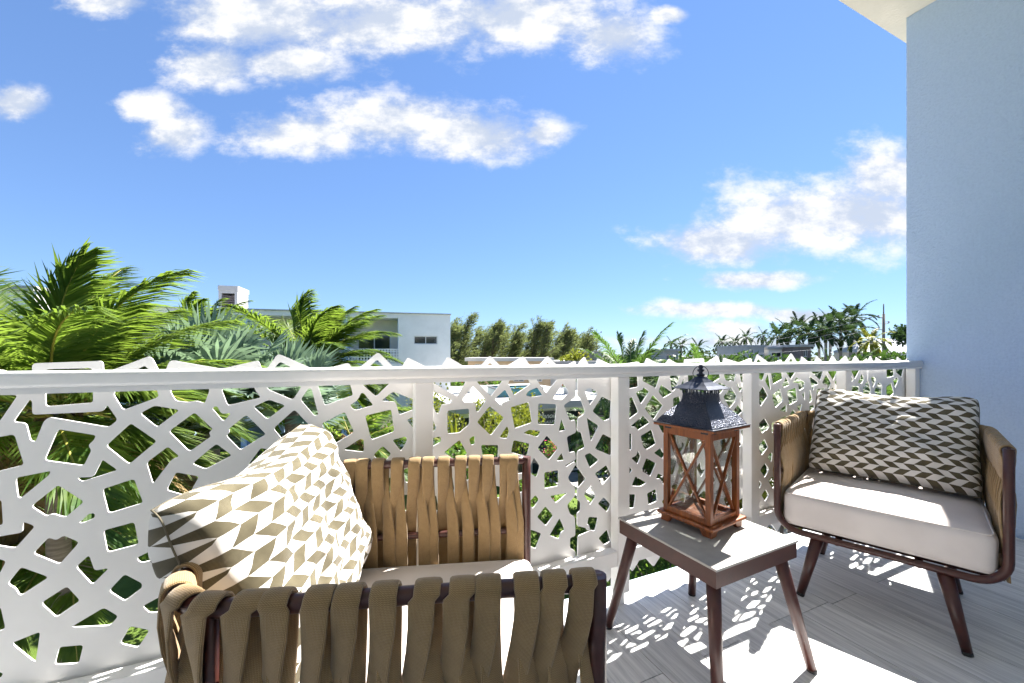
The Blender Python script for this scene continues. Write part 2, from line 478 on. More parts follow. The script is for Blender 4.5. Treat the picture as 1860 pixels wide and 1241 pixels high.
# hole outlines, read off one 2.17 m wide panel; each list is (zoom origin, zoom scale, polygons)
XJ = 0.649 * PAN_Y
PER = 1.597 * PAN_Y
Z1 = (0, 600, 1.9355); Z2 = (560, 600, 2.758); Z9 = (1120, 660, 6.204); Z10 = (1120, 820, 6.204); Z4 = (1360, 760, 6.2); Z0 = (0, 0, 1.0); Z11 = (900, 660, 6.204)
HOLES = [
 (Z1, [[(-75,232),(60,230),(0,315),(-45,335)],
  [(162,140),(322,136),(325,252),(165,265)],
  [(508,127),(530,150),(556,232),(435,277),(403,222),(450,158)],
  [(612,150),(625,137),(720,152),(733,212),(717,256),(690,244),(665,250),(622,246),(604,216)],
  [(783,208),(848,142),(905,134),(890,205),(915,235),(803,262)],
  [(985,113),(1055,150),(1055,200),(1028,242),(942,205),(962,142)],
  [(52,322),(108,245),(118,252),(120,298),(358,286),(372,262),(410,315),(378,340),(178,306),(160,320),(130,388),(112,385),(98,325)],
  [(497,292),(545,268),(628,281),(553,337)],
  [(748,275),(765,268),(778,291),(810,290),(785,318)],
  [(895,270),(945,247),(1000,265),(940,310)],
  [(1060,245),(1085,208),(1095,208),(1118,295),(1105,298)],
  [(965,345),(1035,282),(1085,335),(1010,400)],
  [(598,355),(685,292),(745,348),(730,360),(738,372),(668,423)],
  [(800,370),(812,358),(808,348),(865,300),(932,365),(845,418)],
  [(-30,385),(50,369),(82,470),(-25,497)],
  [(208,350),(335,372),(325,390),(305,405),(318,420),(295,472),(162,455)],
  [(460,330),(548,390),(455,467),(378,405)],
  [(520,465),(590,412),(628,445),(600,455),(540,537)],
  [(680,468),(760,402),(812,440),(725,485)],
  [(275,516),(330,512),(358,457),(410,492),(290,530)],
  [(590,560),(620,502),(697,515),(660,580)],
  [(60,520),(175,497),(170,510),(80,584),(68,584)],
  [(115,618),(205,547),(292,603),(228,655),(188,640),(168,650)],
  [(365,560),(470,525),(500,605),(385,640)],
  [(282,675),(312,648),(330,645),(330,658),(300,672)],
  [(368,705),(470,677),(485,750),(382,777)],
  [(-20,728),(75,712),(78,675),(120,690),(55,762),(-10,752)],
  [(-40,612),(5,598),(10,680),(-35,690)],
  [(122,782),(175,730),(200,742),(222,724),(275,745),(210,818)],
  [(272,832),(315,793),(330,842),(380,835),(325,890)],
  [(32,890),(75,835),(168,868),(72,930),(60,903)],
  [(388,915),(440,860),(495,890),(495,905),(440,948)],
  [(150,958),(235,903),(278,950),(200,1005)],
  [(-50,980),(2,975),(18,1045),(-20,1060)],
  [(253,1043),(365,978),(412,1005),(385,1035)],
  [(45,1100),(140,1062),(125,1165)],
  [(427,1098),(460,1042),(522,1055),(485,1112)],
  [(197,1172),(212,1115),(290,1108),(275,1168)],
  [(525,1165),(570,1115),(580,1140),(610,1135),(610,1175),(545,1186)],
  [(355,1157),(448,1180),(395,1215),(335,1230)],
  [(-35,1195),(10,1205),(-5,1225)],
  [(483,800),(545,770),(555,800),(500,815)],
  [(505,970),(560,940),(580,985),(530,990)],
  [(600,1010),(660,960),(700,1020),(640,1060)],
  [(560,860),(620,820),(650,870),(600,910)],
  [(680,880),(740,850),(760,900),(700,930)],
  [(560,640),(620,620),(640,700),(580,710)], [(690,620),(760,600),(800,650),(730,690)], [(660,740),(740,720),(770,790),(690,800)],
  [(640,1110),(720,1080),(740,1120),(680,1150)], [(760,1010),(820,980),(850,1030),(790,1060)]]),
 (Z2, [[(45,258),(200,252),(220,325),(85,373)],
  [(-15,300),(15,292),(52,418),(40,430),(-10,395)],
  [(345,150),(400,210),(405,262),(340,328),(275,270),(290,205)],
  [(212,375),(252,350),(265,318),(277,320),(322,375),(235,398)],
  [(370,355),(425,311),(530,350),(525,395),(455,420),(442,360)],
  [(70,470),(180,412),(225,510),(115,575),(75,500),(82,488)],
  [(288,430),(412,400),(428,505),(318,545)],
  [(180,597),(258,548),(275,552),(276,607)],
  [(425,550),(485,535),(492,550),(465,603)],
  [(330,625),(372,583),(412,620),(370,668)],
  [(497,450),(535,430),(535,500)],
  [(625,262),(785,258),(745,330)],
  [(600,305),(612,300),(715,350),(710,365),(665,370),(655,412),(640,410)],
  [(775,345),(825,282),(888,350),(850,405),(838,402),(835,362),(780,360)],
  [(910,166),(965,225),(970,250),(915,327),(847,258),(858,222)],
  [(935,345),(985,300),(1012,348),(975,358),(968,378)],
  [(1003,262),(1045,215),(1098,245),(1110,270),(1030,323)],
  [(1090,325),(1105,306),(1145,288),(1172,326),(1120,332)],
  [(1198,163),(1248,240),(1190,312),(1145,246)],
  [(1225,342),(1275,268),(1303,312),(1270,346)],
  [(600,410),(612,420),(640,492),(600,520)],
  [(698,405),(803,395),(803,470),(755,510),(700,515)],
  [(848,460),(908,383),(978,440),(914,523)],
  [(1015,388),(1102,362),(1118,460),(1035,489)],
  [(1153,369),(1241,373),(1232,471),(1152,468)],
  [(1255,504),(1268,445),(1287,500)],
  [(958,537),(995,482),(1004,505),(996,539)],
  [(1078,515),(1110,500),(1163,506),(1146,533)],
  [(808,545),(832,530),(832,568),(815,572)],
  [(600,548),(660,533),(662,558),(606,590)],
  [(682,612),(757,552),(795,620),(740,650)],
  [(867,577),(951,578),(945,650),(880,668)],
  [(1030,553),(1107,570),(1092,630),(1018,610)],
  [(1150,592),(1195,530),(1249,590),(1205,646)],
  [(1243,653),(1268,615),(1280,650)],
  [(1110,690),(1130,640),(1157,680),(1142,735),(1118,715)],
  [(1184,714),(1250,703),(1252,777),(1184,790)],
  [(972,692),(1002,680),(996,742),(975,732)],
  [(1213,830),(1299,814),(1240,862)],
  [(1102,866),(1137,828),(1153,850),(1125,890)],
  [(1148,935),(1187,884),(1224,928),(1190,976)],
  [(1210,1026),(1258,943),(1282,1000),(1262,1012),(1255,1042)],
  [(1112,1000),(1165,1020),(1137,1092),(1105,1075)],
  [(1174,1122),(1195,1085),(1234,1100),(1215,1152)],
  [(1040,760),(1075,745),(1070,810),(1035,805)], [(1030,900),(1075,880),(1080,930),(1040,950)], [(940,780),(1000,800),(970,840),(930,830)],
  [(920,900),(990,880),(1000,950),(930,960)], [(1000,1030),(1060,990),(1070,1050),(1020,1080)], [(830,760),(890,730),(910,790),(850,800)],
  [(760,700),(810,690),(800,750),(750,740)], [(800,860),(870,840),(880,920),(820,930)], [(830,1000),(910,1010),(900,1070),(840,1060)],
  [(660,760),(720,730),(730,800),(680,820)], [(690,890),(750,870),(760,940),(700,950)], [(560,720),(620,690),(630,760),(590,780)],
  [(590,850),(640,830),(650,900),(600,910)], [(700,1010),(760,1000),(750,1060),(700,1070)], [(590,980),(650,960),(640,1040),(590,1050)],
  [(480,700),(530,680),(540,750),(490,760)], [(470,830),(540,820),(540,900),(480,900)], [(480,970),(540,950),(550,1020),(490,1030)],
  [(1385,302),(1410,292),(1440,305),(1446,322),(1410,372)],
  [(1425,405),(1470,335),(1515,355),(1510,440),(1480,452)],
  [(1395,440),(1452,480),(1415,556)],
  [(1437,592),(1475,522),(1520,545),(1515,625)],
  [(1385,627),(1410,617),(1453,650),(1410,686)],
  [(1437,718),(1492,678),(1515,725),(1472,772)],
  [(1382,822),(1415,777),(1436,832),(1410,872)],
  [(1452,868),(1480,838),(1512,872),(1495,908)],
  [(1455,1042),(1495,1000),(1512,1055),(1482,1072)],
  [(1385,1142),(1415,1068),(1436,1090),(1425,1132)]]),
 (Z9, [[(55,148),(230,142),(238,262),(60,298)],
  [(305,140),(485,135),(438,278),(293,195)],
  [(555,130),(725,128),(668,275),(537,190)],
  [(218,325),(290,305),(298,275),(364,320),(272,456)],
  [(472,320),(502,243),(626,330),(522,386),(510,365)],
  [(316,510),(408,363),(515,475),(415,630)],
  [(45,455),(172,385),(240,550),(102,650),(50,560)],
  [(155,712),(295,592),(368,670),(238,750),(225,715)],
  [(45,803),(165,797),(163,972),(45,980)],
  [(272,822),(390,752),(436,905),(340,965),(305,945)],
  [(422,1010),(495,956),(508,1000),(535,1020),(515,1070)],
  [(168,1067),(222,1045),(238,983),(264,1050),(235,1130)]]),
 (Z10, [[(282,215),(335,80),(438,135),(378,276)],
  [(50,105),(80,128),(170,205),(95,340),(50,300)],
  [(172,386),(212,286),(332,355),(265,390)],
  [(445,310),(465,253),(545,290),(545,355),(515,365),(495,310)],
  [(95,488),(207,488),(192,632),(86,632)],
  [(345,475),(440,428),(453,555),(360,597)]]),
 (Z4, [[(105,70),(175,0),(230,95),(192,135),(180,130),(148,167)], [(45,225),(100,188),(60,257)], [(100,305),(175,238),(212,325),(145,410)],
  [(30,405),(70,388),(113,480),(100,517),(40,490)], [(211,440),(245,388),(263,400),(252,490)], [(129,582),(178,506),(223,575),(178,662)],
  [(61,742),(92,666),(139,742),(97,820)], [(219,702),(250,663),(301,670),(303,730),(268,787)], [(144,866),(185,803),(221,862),(182,930)],
  [(54,1030),(95,953),(152,1047),(80,1072)], [(204,1030),(262,928),(317,1022),(285,1030)]]),
]
TOP_A = [(0,671),(32,680),(52,682),(59,679),(59,660),(187,655.5),(188.5,676),(194,676),(270,647.5),(277,651),(291,678),(300,676),(309,654),(402,670),(470,654.5),(476,673),(484,671),(505,642.5),(570,671),(590,670),
 (634,659),(640,671),(652,669),(687,639.5),(718,670),(729,668),(740,649),(776,667.5),(801,667),(813,647.5),(845,667),(872,666),(890,646),(910,666),(921,665),(951,647),(963,665),(979,664),(995,646.5),(1012,664),(1031,663),(1046,655)]
TOP_B = [(1050,660),(1062,647.5),(1069,663),(1081,663),(1085,651),(1111,663),(1128,662),(1160,657),(1163,662),(1169,662),(1175,650),(1197,662),(1209,661),(1215,651.5),(1230,661)]
RIGHT_E = [(Z11, [(900,375),(845,420),(765,472),(840,655),(897,632),(906,780),(800,830),(830,1010),(895,990),(906,1085),(785,1150),(795,1168),(895,1105),(906,1150)]),
 (Z2, [(1337,675),(1300,735),(1310,760),(1336,790),(1335,830),(1295,875),(1310,920),(1335,935),(1337,1030),(1310,1040),(1310,1090),(1337,1105),(1337,1190)])]
LEFT_E = [(Z11, [(925,300),(920,360),(950,385),(1000,510),(1010,565),(925,620),(918,770),(965,778),(1005,935),(995,955),(920,990),(918,1170)]),
 (Z2, [(1350,690),(1390,745),(1346,795),(1347,850),(1364,860),(1362,905),(1346,915),(1346,975),(1355,985),(1405,970),(1412,1005),(1350,1030),(1346,1190)])]
def to_panel(z, p, wrap=True):
    q = Wy(z[0] + p[0] / z[2], z[1] + p[1] / z[2], PAN_Y)
    u = q.x - XJ
    return (u, q.z)
def area(poly): return sum(a[0]*b[1]-b[0]*a[1] for a, b in zip(poly, poly[1:]+poly[:1])) / 2
def rounded(poly, r, n=3):
    out = []; m = len(poly)
    for i in range(m):
        a, p, b = Vector(poly[i-1]), Vector(poly[i]), Vector(poly[(i+1) % m])
        la, lb = (a-p).length, (b-p).length
        k = min(r, la*0.42, lb*0.42)
        pa = p + (a-p)/la*k; pb = p + (b-p)/lb*k
        for j in range(n+1):
            t = j/n
            q = pa*(1-t)**2 + p*2*t*(1-t) + pb*t*t
            out.append((q.x, q.y))
    return out
holes = []
def poly_hit(c, poly):
    ins = False
    for (x1, y1), (x2, y2) in zip(poly, poly[1:]+poly[:1]):
        if (y1 > c[1]) != (y2 > c[1]) and c[0] < (x2-x1)*(c[1]-y1)/(y2-y1)+x1: ins = not ins
    return ins
def seg_cross(a, b, c, d):
    def o(p, q, r): return (q[0]-p[0])*(r[1]-p[1])-(q[1]-p[1])*(r[0]-p[0])
    return o(a,b,c)*o(a,b,d) < 0 and o(c,d,a)*o(c,d,b) < 0
def overlap(p, q):
    if max(a[0] for a in p) < min(b[0] for b in q) or max(b[0] for b in q) < min(a[0] for a in p): return False
    if max(a[1] for a in p) < min(b[1] for b in q) or max(b[1] for b in q) < min(a[1] for a in p): return False
    for a in p:
        if poly_hit(a, q): return True
    for b in q:
        if poly_hit(b, p): return True
    for a, b in zip(p, p[1:]+p[:1]):
        for c, d in zip(q, q[1:]+q[:1]):
            if seg_cross(a, b, c, d): return True
    return False
def grow(poly, k):
    cx = sum(p[0] for p in poly)/len(poly); cz = sum(p[1] for p in poly)/len(poly)
    out = []
    for p in poly:
        d = math.hypot(p[0]-cx, p[1]-cz) or 1
        out.append((p[0]+(p[0]-cx)/d*k, p[1]+(p[1]-cz)/d*k))
    return out
for z, polys in HOLES:
    for p in polys:
        q = [to_panel(z, v) for v in p]
        cu = sum(a[0] for a in q)/len(q)
        sh = PER if cu < -0.004 else 0.0
        q = [(a[0]+sh, a[1]) for a in q]
        if min(a[0] for a in q) < 0.01 or max(a[0] for a in q) > PER - 0.012 or min(a[1] for a in q) < 0.242: continue
        if area(q) < 0: q = q[::-1]
        if any(overlap(grow(q, 0.004), h) for h in holes):
            continue
        holes.append(q)
# fill the stretch that furniture hides in the photograph with the same kind of holes
for _ in range(1500):
    cu, cz = rng.uniform(0.02, PER-0.03), rng.uniform(0.27, 0.86)
    s = rng.uniform(0.028, 0.046) * (0.8 + 0.5*cz); a0 = rng.uniform(0, 6.28)
    q = [(cu + s*rng.uniform(.8, 1.1)*math.cos(a0+a), cz + s*rng.uniform(.8, 1.1)*math.sin(a0+a)) for a in (0, 1.4, 3.1, 4.6)]
    if min(a[0] for a in q) < 0.05 or max(a[0] for a in q) > PER-0.06 or min(a[1] for a in q) < 0.262: continue
    if any(overlap(grow(q, 0.024), h) for h in holes): continue
    holes.append(q)
top = [to_panel(Z0, p) for p in TOP_B] + [(u+PER, h) for u, h in (to_panel(Z0, p) for p in TOP_A)]
top = [(u, h) for u, h in top]
right = [(u+PER, h) for z, ps in RIGHT_E for u, h in (to_panel(z, p) for p in ps)]
left = [to_panel(z, p) for z, ps in LEFT_E for p in ps]
bot = []
ub = 0.03
zz = random.Random(3)
while ub < PER - 0.12:
    wd = zz.uniform(0.06, 0.11); sk = zz.uniform(.3, .7)
    bot += [(ub, 0.150), (ub + wd*sk, 0.092 + zz.uniform(-.006, .01)), (ub + wd, 0.150)]
    ub += wd + zz.uniform(0.008, 0.05)
outline = top + right + bot[::-1] + left[::-1]
outline = rounded(outline, 0.009, 3)
holes = [grow(h, 0.0028) for h in holes]
inner = [rounded(h, 0.0075, 3) for h in holes]
def clip_u(poly, umax):                      # cut a polygon at u = umax (last, cropped panel)
    out = []
    for a, b in zip(poly, poly[1:]+poly[:1]):
        ia, ib = a[0] <= umax, b[0] <= umax
        if ia: out.append(a)
        if ia != ib:
            t = (umax-a[0])/(b[0]-a[0]); out.append((umax, a[1]+t*(b[1]-a[1])))
    return out
def panel_mesh(outl, inn):
    cu = bpy.data.curves.new('panel_curve', 'CURVE'); cu.dimensions = '2D'; cu.fill_mode = 'BOTH'; cu.extrude = 0.0022
    for poly in [outl] + inn:
        sp = cu.splines.new('POLY'); sp.points.add(len(poly)-1); sp.use_cyclic_u = True
        for i, p in enumerate(poly): sp.points[i].co = (p[0], p[1], 0, 1)
    ob = bpy.data.objects.new('panel_tmp', cu); COL.objects.link(ob)
    dg = bpy.context.evaluated_depsgraph_get(); dg.update()
    me = bpy.data.meshes.new_from_object(ob.evaluated_get(dg))
    bpy.data.objects.remove(ob); bpy.data.curves.remove(cu)
    for v in me.vertices: v.co = Vector((v.co.x, -v.co.z, v.co.y))
    me.materials.clear(); me.materials.append(MATS['white_paint'])
    me.update()
    return me
pm = panel_mesh(outline, inner)
for k in (-2, -1, 0):
    o = link('panel', pm, rail, (XJ + PER*k, 0.0006, 0))
umax = WALL_X - 0.012 - (XJ + PER)
inn3 = []
for h in holes:
    if max(a[0] for a in h) < umax - 0.05: inn3.append(rounded(h, 0.0075, 3))
o3 = clip_u(outline, umax)
link('panel', panel_mesh(o3, inn3), rail, (XJ + PER, 0.0006, 0))

# ------------------------------------------------------------------ armchairs
def sm(t): t = max(0, min(1, t)); return t*t*(3-2*t)
CW, CD, CR = 0.3325, 0.30, 0.105          # half width, half depth, corner radius (plan)
def u_path(s):
    """plan of the arm-back-arm bar: point, outward normal; s from the front of one arm to the front of the other"""
    L1 = 2*CD - CR; L2 = 2*CW - 2*CR; Lc = CR*math.pi/2
    if s < L1: return Vector((CD - s, -CW, 0)), Vector((0, -1, 0)), Vector((-1, 0, 0))
    s -= L1
    if s < Lc:
        a = s/CR; c = Vector((-CD+CR, -CW+CR, 0)); n = Vector((-math.sin(a), -math.cos(a), 0))
        return c + n*CR, n, Vector((-math.cos(a), math.sin(a), 0))
    s -= Lc
    if s < L2: return Vector((-CD, -CW+CR+s, 0)), Vector((-1, 0, 0)), Vector((0, 1, 0))
    s -= L2
    if s < Lc:
        a = s/CR; c = Vector((-CD+CR, CW-CR, 0)); n = Vector((-math.cos(a), math.sin(a), 0))
        return c + n*CR, n, Vector((math.sin(a), math.cos(a), 0))
    s -= Lc
    return Vector((-CD+CR+s, CW, 0)), Vector((0, 1, 0)), Vector((1, 0, 0))
U_LEN = 2*(2*CD-CR) + (2*CW-2*CR) + CR*math.pi
H_TOP, H_MID, H_BOT = 0.722, 0.505, 0.268

def strap_mesh(s0, pitch, rn):
    """one webbing loop: over the top rail, one leg inside, one outside; they swap sides at the middle rail"""
    wid, th = 0.0355, 0.0072
    rad = 0.0125 + th*0.6
    pts = []                                # (point, width dir)
    j1, j2 = rn.uniform(-.006, .006), rn.uniform(-.006, .006)
    l1, l2 = rn.uniform(-.008, .005), rn.uniform(-.005, .008)
    tw = R(34)
    def at(s, off, h):
        p, n, t = u_path(max(0.004, min(U_LEN-0.004, s)))
        return p + n*off + Vector((0, 0, h)), n, t
    def leg(side):
        res = []
        sgn = 1 if side == 'in' else -1
        for k in range(13):
            t = k/12.0
            se = min(s0, U_LEN-s0); hb = H_BOT + (0.075*(1-se/0.075)**2 if se < 0.075 else 0.0)
            h = H_TOP - t*(H_TOP-hb)
            tm = (H_TOP-H_MID)/(H_TOP-H_BOT)
            if t < tm: off = -rad*sgn*(1-2*sm(t/tm))
            else: off = rad*sgn*(1 - 1.15*sm((t-tm)/(1-tm)))
            sh = (0.10*pitch + j1 + (0.04*pitch)*t) if side == 'in' else (pitch*(0.18+0.44*sm(t/tm)) + j2)
            if side == 'in': sh -= pitch*0.16*sm(t/tm)
            sh += (l1 if side == 'in' else l2)*sm(t/tm)
            p, n, tg = at(s0+sh, off, h)
            ang = tw*math.sin(min(1.0, t/tm)*math.pi)*(1.0 if t < tm else 0.0) + R(7)*math.sin(max(0, t-tm)/(1-tm)*math.pi)
            ang *= 1.0
            wdir = (tg*math.cos(ang) + n*math.sin(ang)*(1 if side == 'in' else -1))
            res.append((p, wdir.normalized()))
        return res
    a = leg('in'); b = leg('out')
    over = []
    for k in range(1, 8):
        th_ = math.pi*k/8
        p, n, tg = at(s0 + pitch*(0.10+0.06*k/8) + j1, -rad*math.cos(th_), H_TOP + rad*math.sin(th_))
        over.append((p, tg))
    seq = a[::-1] + over + b
    m = MB(); prof = []
    hw = wid/2
    for ux, uy in ((-1, -.3), (-.86, -.82), (-.4, -1.0), (.4, -1.0), (.86, -.82), (1, -.3), (1, .3), (.86, .82), (.4, 1.0), (-.4, 1.0), (-.86, .82), (-1, .3)): prof.append((ux*hw, uy*th/2))
    n = len(prof); rings = []; dist = 0; vs = []
    for i, (p, wd) in enumerate(seq):
        tg = (seq[min(i+1, len(seq)-1)][0] - seq[max(i-1, 0)][0]).normalized()
        nn = wd.cross(tg).normalized()
        if i: dist += (p - seq[i-1][0]).length
        vs.append(dist)
        rings.append(m.add([p + wd*x + nn*y for x, y in prof]))
    for i in range(len(seq)-1):
        for k in range(n):
            k2 = (k+1) % n
            ua, ub_ = prof[k][0], prof[k2][0]
            m.face((rings[i]+k, rings[i]+k2, rings[i+1]+k2, rings[i+1]+k), 0, [(ua, vs[i]), (ub_, vs[i]), (ub_, vs[i+1]), (ua, vs[i+1])], True)
    m.face([rings[0]+k for k in range(n)], 0, [(0, 0)]*n); m.face([rings[-1]+k for k in range(n)][::-1], 0, [(0, 0)]*n)
    return m

def soft_box(a, b, r, bulge, nx=22, ny=22, nz=8, uvs=False, seed=0, wr=0.005):
    """upholstery: a rounded box with domed faces"""
    m = MB()
    c = (Vector(a)+Vector(b))/2; hsz = (Vector(b)-Vector(a))/2
    bm = bmesh.new(); bmesh.ops.create_cube(bm, size=2.0)
    bmesh.ops.subdivide_edges(bm, edges=bm.edges[:], cuts=15, use_grid_fill=True)
    for v in bm.verts:
        p = Vector(v.co)
        q = Vector((p.x*hsz.x, p.y*hsz.y, p.z*hsz.z))
        core = Vector([max(-(hsz[i]-r), min(hsz[i]-r, q[i])) for i in range(3)])
        d = q - core
        if d.length > 1e-6:
            # pull to the rounded edge
            q = core + d.normalized()*min(r, max(abs(d.x), abs(d.y), abs(d.z)))
        ux, uy, uz = p
        q.z += bulge*(1-ux*ux)*(1-uy*uy)*(1 if uz > 0 else -0.25)*abs(uz)
        q.x += bulge*0.35*(1-uy*uy)*(1-uz*uz)*ux*abs(ux)
        q.y += bulge*0.35*(1-ux*ux)*(1-uz*uz)*uy*abs(uy)
        nz_ = mnoise.noise((q*7.0)+Vector((seed*3.1, 0, 0)))
        q += q.normalized()*nz_*wr
        v.co = q + c
    m.v = [tuple(v.co) for v in bm.verts]
    bm.verts.index_update()
    for f in bm.faces: m.face([v.index for v in f.verts], 0, None, True)
    bm.free()
    return m

def armchair(name, loc, rz, label, seed):
    ch = empty(name, (loc[0], loc[1], 0), rz, label=label, cat='armchair', group='pair of woven-strap armchairs')
    rn = random.Random(seed)
    # top bar, front posts and lower U in one bent frame per piece
    top_ = [u_path(U_LEN*i/72)[0] + Vector((0, 0, H_TOP)) for i in range(73)]
    top_[0].x += 0.010; top_[-1].x += 0.010
    m = MB(); m.tube(top_, 0.0122, 12); build(m, 'arm_rail', ['frame_brown'], ch)
    m = MB(); m.tube([p + Vector((0, 0, H_MID-H_TOP)) for p in top_], 0.0095, 10); build(m, 'middle_rail', ['frame_brown'], ch)
    m = MB()                              # front hoop: post, lower bend, front bar, bend, post
    hoop = [Vector((CD+0.002, -CW, H_TOP+0.011))]
    zb, rb = 0.262, 0.085
    hoop += [Vector((CD+0.002, -CW, z)) for z in (0.62, 0.5, 0.42, zb+rb)]
    for k in range(1, 9):
        a = R(90*k/8); hoop.append(Vector((CD+0.002, -CW+rb-rb*math.cos(a), zb+rb-rb*math.sin(a))))
    hoop += [Vector((CD+0.002, y, zb)) for y in (-0.1, 0.1)]
    for k in range(0, 9):
        a = R(90*k/8); hoop.append(Vector((CD+0.002, CW-rb+rb*math.sin(a), zb+rb-rb*math.cos(a))))
    hoop += [Vector((CD+0.002, CW, z)) for z in (0.42, 0.5, 0.62, H_TOP+0.011)]
    m.tube(hoop, 0.0138, 12); build(m, 'front_hoop', ['frame_brown'], ch)
    m = MB()
    low = [u_path(0.075 + (U_LEN-0.15)*i/60)[0] + Vector((0, 0, H_BOT)) for i in range(61)]
    m.tube(low, 0.0115, 10); build(m, 'seat_rail', ['frame_brown'], ch)
    for sgn in (-1, 1):                   # back uprights
        for xx, yy in ((-CD, sgn*(CW-0.14)), ):
            m = MB(); m.tube([(xx, yy, H_BOT), (xx, yy, H_TOP)], 0.010, 10); build(m, 'upright', ['frame_brown'], ch)
        m = MB(); m.tube([(-0.212, sgn*CW, H_BOT), (-0.212, sgn*CW, H_TOP)], 0.0085, 10); build(m, 'upright', ['frame_brown'], ch)
    for i in range(6):                    # seat slats under the cushion
        x = -0.22 + i*0.095
        m = MB(); m.box((x-0.018, -CW+0.006, 0.270), (x+0.018, CW-0.006, 0.281)); build(m, 'slat', ['frame_brown'], ch)
    for y in (-0.12, 0.12):
        m = MB(); m.tube([(-CD+.01, y, 0.256), (CD, y, 0.256)], 0.012, 10); build(m, 'seat_bearer', ['frame_brown'], ch)
    for fx in (1, -1):
        for fy in (1, -1):
            t0 = Vector((0.285 if fx > 0 else -0.115, fy*0.185, 0.258)); t1 = Vector((0.335 if fx > 0 else -0.185, fy*0.238, 0.012))
            m = MB(); m.tube([t0, t0.lerp(t1, .5), t1], [0.024, 0.0195, 0.0145], 14); lg = build(m, 'leg', ['frame_brown'], ch)
            d = (t1-t0).normalized()
            m = MB(); m.tube([t1, t1 + Vector((d.x*.012/-d.z, d.y*.012/-d.z, -0.0115))], [0.0152, 0.0146], 12); build(m, 'foot_cap', ['foot_black'], lg)
    n_st = int(U_LEN/0.0455)
    pitch = U_LEN/n_st
    for i in range(n_st):
        s0 = pitch*(i+0.28) + rn.uniform(-.007, .007)
        if s0 + pitch*0.55 + 0.018 > U_LEN: s0 = U_LEN - 0.026 - pitch*.5
        build(strap_mesh(s0, pitch, rn), 'strap', ['strap_knit'], ch)
    m = soft_box((-0.285, -0.312, 0.283), (0.312, 0.312, 0.436), 0.035, 0.016, seed=seed)
    cu = build(m, 'seat_cushion', ['cushion_cream'], ch)
    for zz_ in (0.4258, 0.2932):          # sewn piping round the upper and lower edges
        hx_, hy_, rc = 0.2985-.0102, 0.312-.0102, 0.0247; ring = []
        for cx_, cy_, a0 in ((hx_-rc, hy_-rc, 0), (-hx_+rc, hy_-rc, 90), (-hx_+rc, -hy_+rc, 180), (hx_-rc, -hy_+rc, 270)):
            for k in range(5):
                a = R(a0 + 22.5*k); ring.append((0.0135+cx_+rc*math.cos(a), cy_+rc*math.sin(a), zz_))
            nx_ = {0: (-hx_+rc, hy_), 90: (-hx_, -hy_+rc), 180: (hx_-rc, -hy_), 270: (hx_, hy_-rc)}[a0]
            last = ring[-1]
            for k in range(1, 6): ring.append((last[0]+(0.0135+nx_[0]-last[0])*k/6, last[1]+(nx_[1]-last[1])*k/6, zz_))
        m = MB(); m.tube(ring, 0.0034, 6, closed=True); build(m, 'piping', ['cushion_cream'], cu)
    return ch
f1v = Vector((0.955, -0.297, 0)); f2v = Vector((-0.941, -0.339, 0))
armchair('woven_armchair', (0.1535, 0.8766), math.atan2(f1v.y, f1v.x), 'brown framed armchair with tan woven straps in the foreground', 11)
armchair('woven_armchair', (2.249, 0.948), math.atan2(f2v.y, f2v.x), 'brown framed armchair with tan woven straps beside the blue wall', 23)

def pillow(name, centre, ux, uy, w, h, t, label, seed):
    """ux along the long side, uy up its height (unit vectors)"""
    ux = ux.normalized(); uy = (uy - ux*uy.dot(ux)).normalized(); un = ux.cross(uy)
    M = Matrix((ux, uy, un)).transposed()
    n = 44
    m = MB()
    idx = {}
    def pt(i, j, side):
        a = -1 + 2*i/n; b = -1 + 2*j/n
        ea = 1 - abs(a)**4.5; eb = 1 - abs(b)**4.0
        th = t*0.5*(max(ea, 0)**0.45)*(max(eb, 0)**0.47)
        x = a*w/2*(1 - 0.035*(1-b*b)); y = b*h/2*(1 - 0.045*(1-a*a))
        pin = 1 - 0.045*(abs(a)*abs(b))**6; x *= pin; y *= pin
        wr = mnoise.noise(Vector((a*3.1+seed, b*3.1, side*.7)))*0.017 + mnoise.noise(Vector((a*7+seed, b*7, side)))*0.006
        th += wr*min(1, 2.2*ea*eb)
        # gathered corners
        k = (abs(a)*abs(b))**7
        z = side*th + 0.012*k*math.sin(9*(a+b)+seed)
        y -= 0.030*math.exp(-((a-0.1)/0.55)**2)*max(0, b)**6
        return Vector((x, y, z))
    for side in (1, -1):
        for i in range(n+1):
            for j in range(n+1):
                border = i in (0, n) or j in (0, n)
                if border and side == -1: idx[(i, j, -1)] = idx[(i, j, 1)]; continue
                idx[(i, j, side)] = m.add([pt(i, j, side)])
    def uvp(i, j, side): return ((-w/2 + w*i/n)*(1 if side > 0 else -1) + 0.5, -h/2 + h*j/n + 0.5)
    for side in (1, -1):
        for i in range(n):
            for j in range(n):
                q = [(i, j), (i+1, j), (i+1, j+1), (i, j+1)]
                if side < 0: q = q[::-1]
                m.face([idx[(a, b, side)] for a, b in q], 0, [uvp(a, b, side) for a, b in q], True)
    m2 = MB()
    ring = [pt(i, 0, 1) for i in range(n)] + [pt(n, j, 1) for j in range(n)] + [pt(n-i, n, 1) for i in range(n)] + [pt(0, n-j, 1) for j in range(n)]
    o = link(name, m.mesh(name, ['pillow_chevron']))
    o.matrix_world = Matrix.Translation(centre) @ M.to_4x4()
    tag(o, label, 'pillow', 'chevron lumbar pillows on the armchairs')
    m2.tube(ring, 0.0016, 6, closed=True)
    build(m2, 'seam', ['seam_olive'], o)
    return o
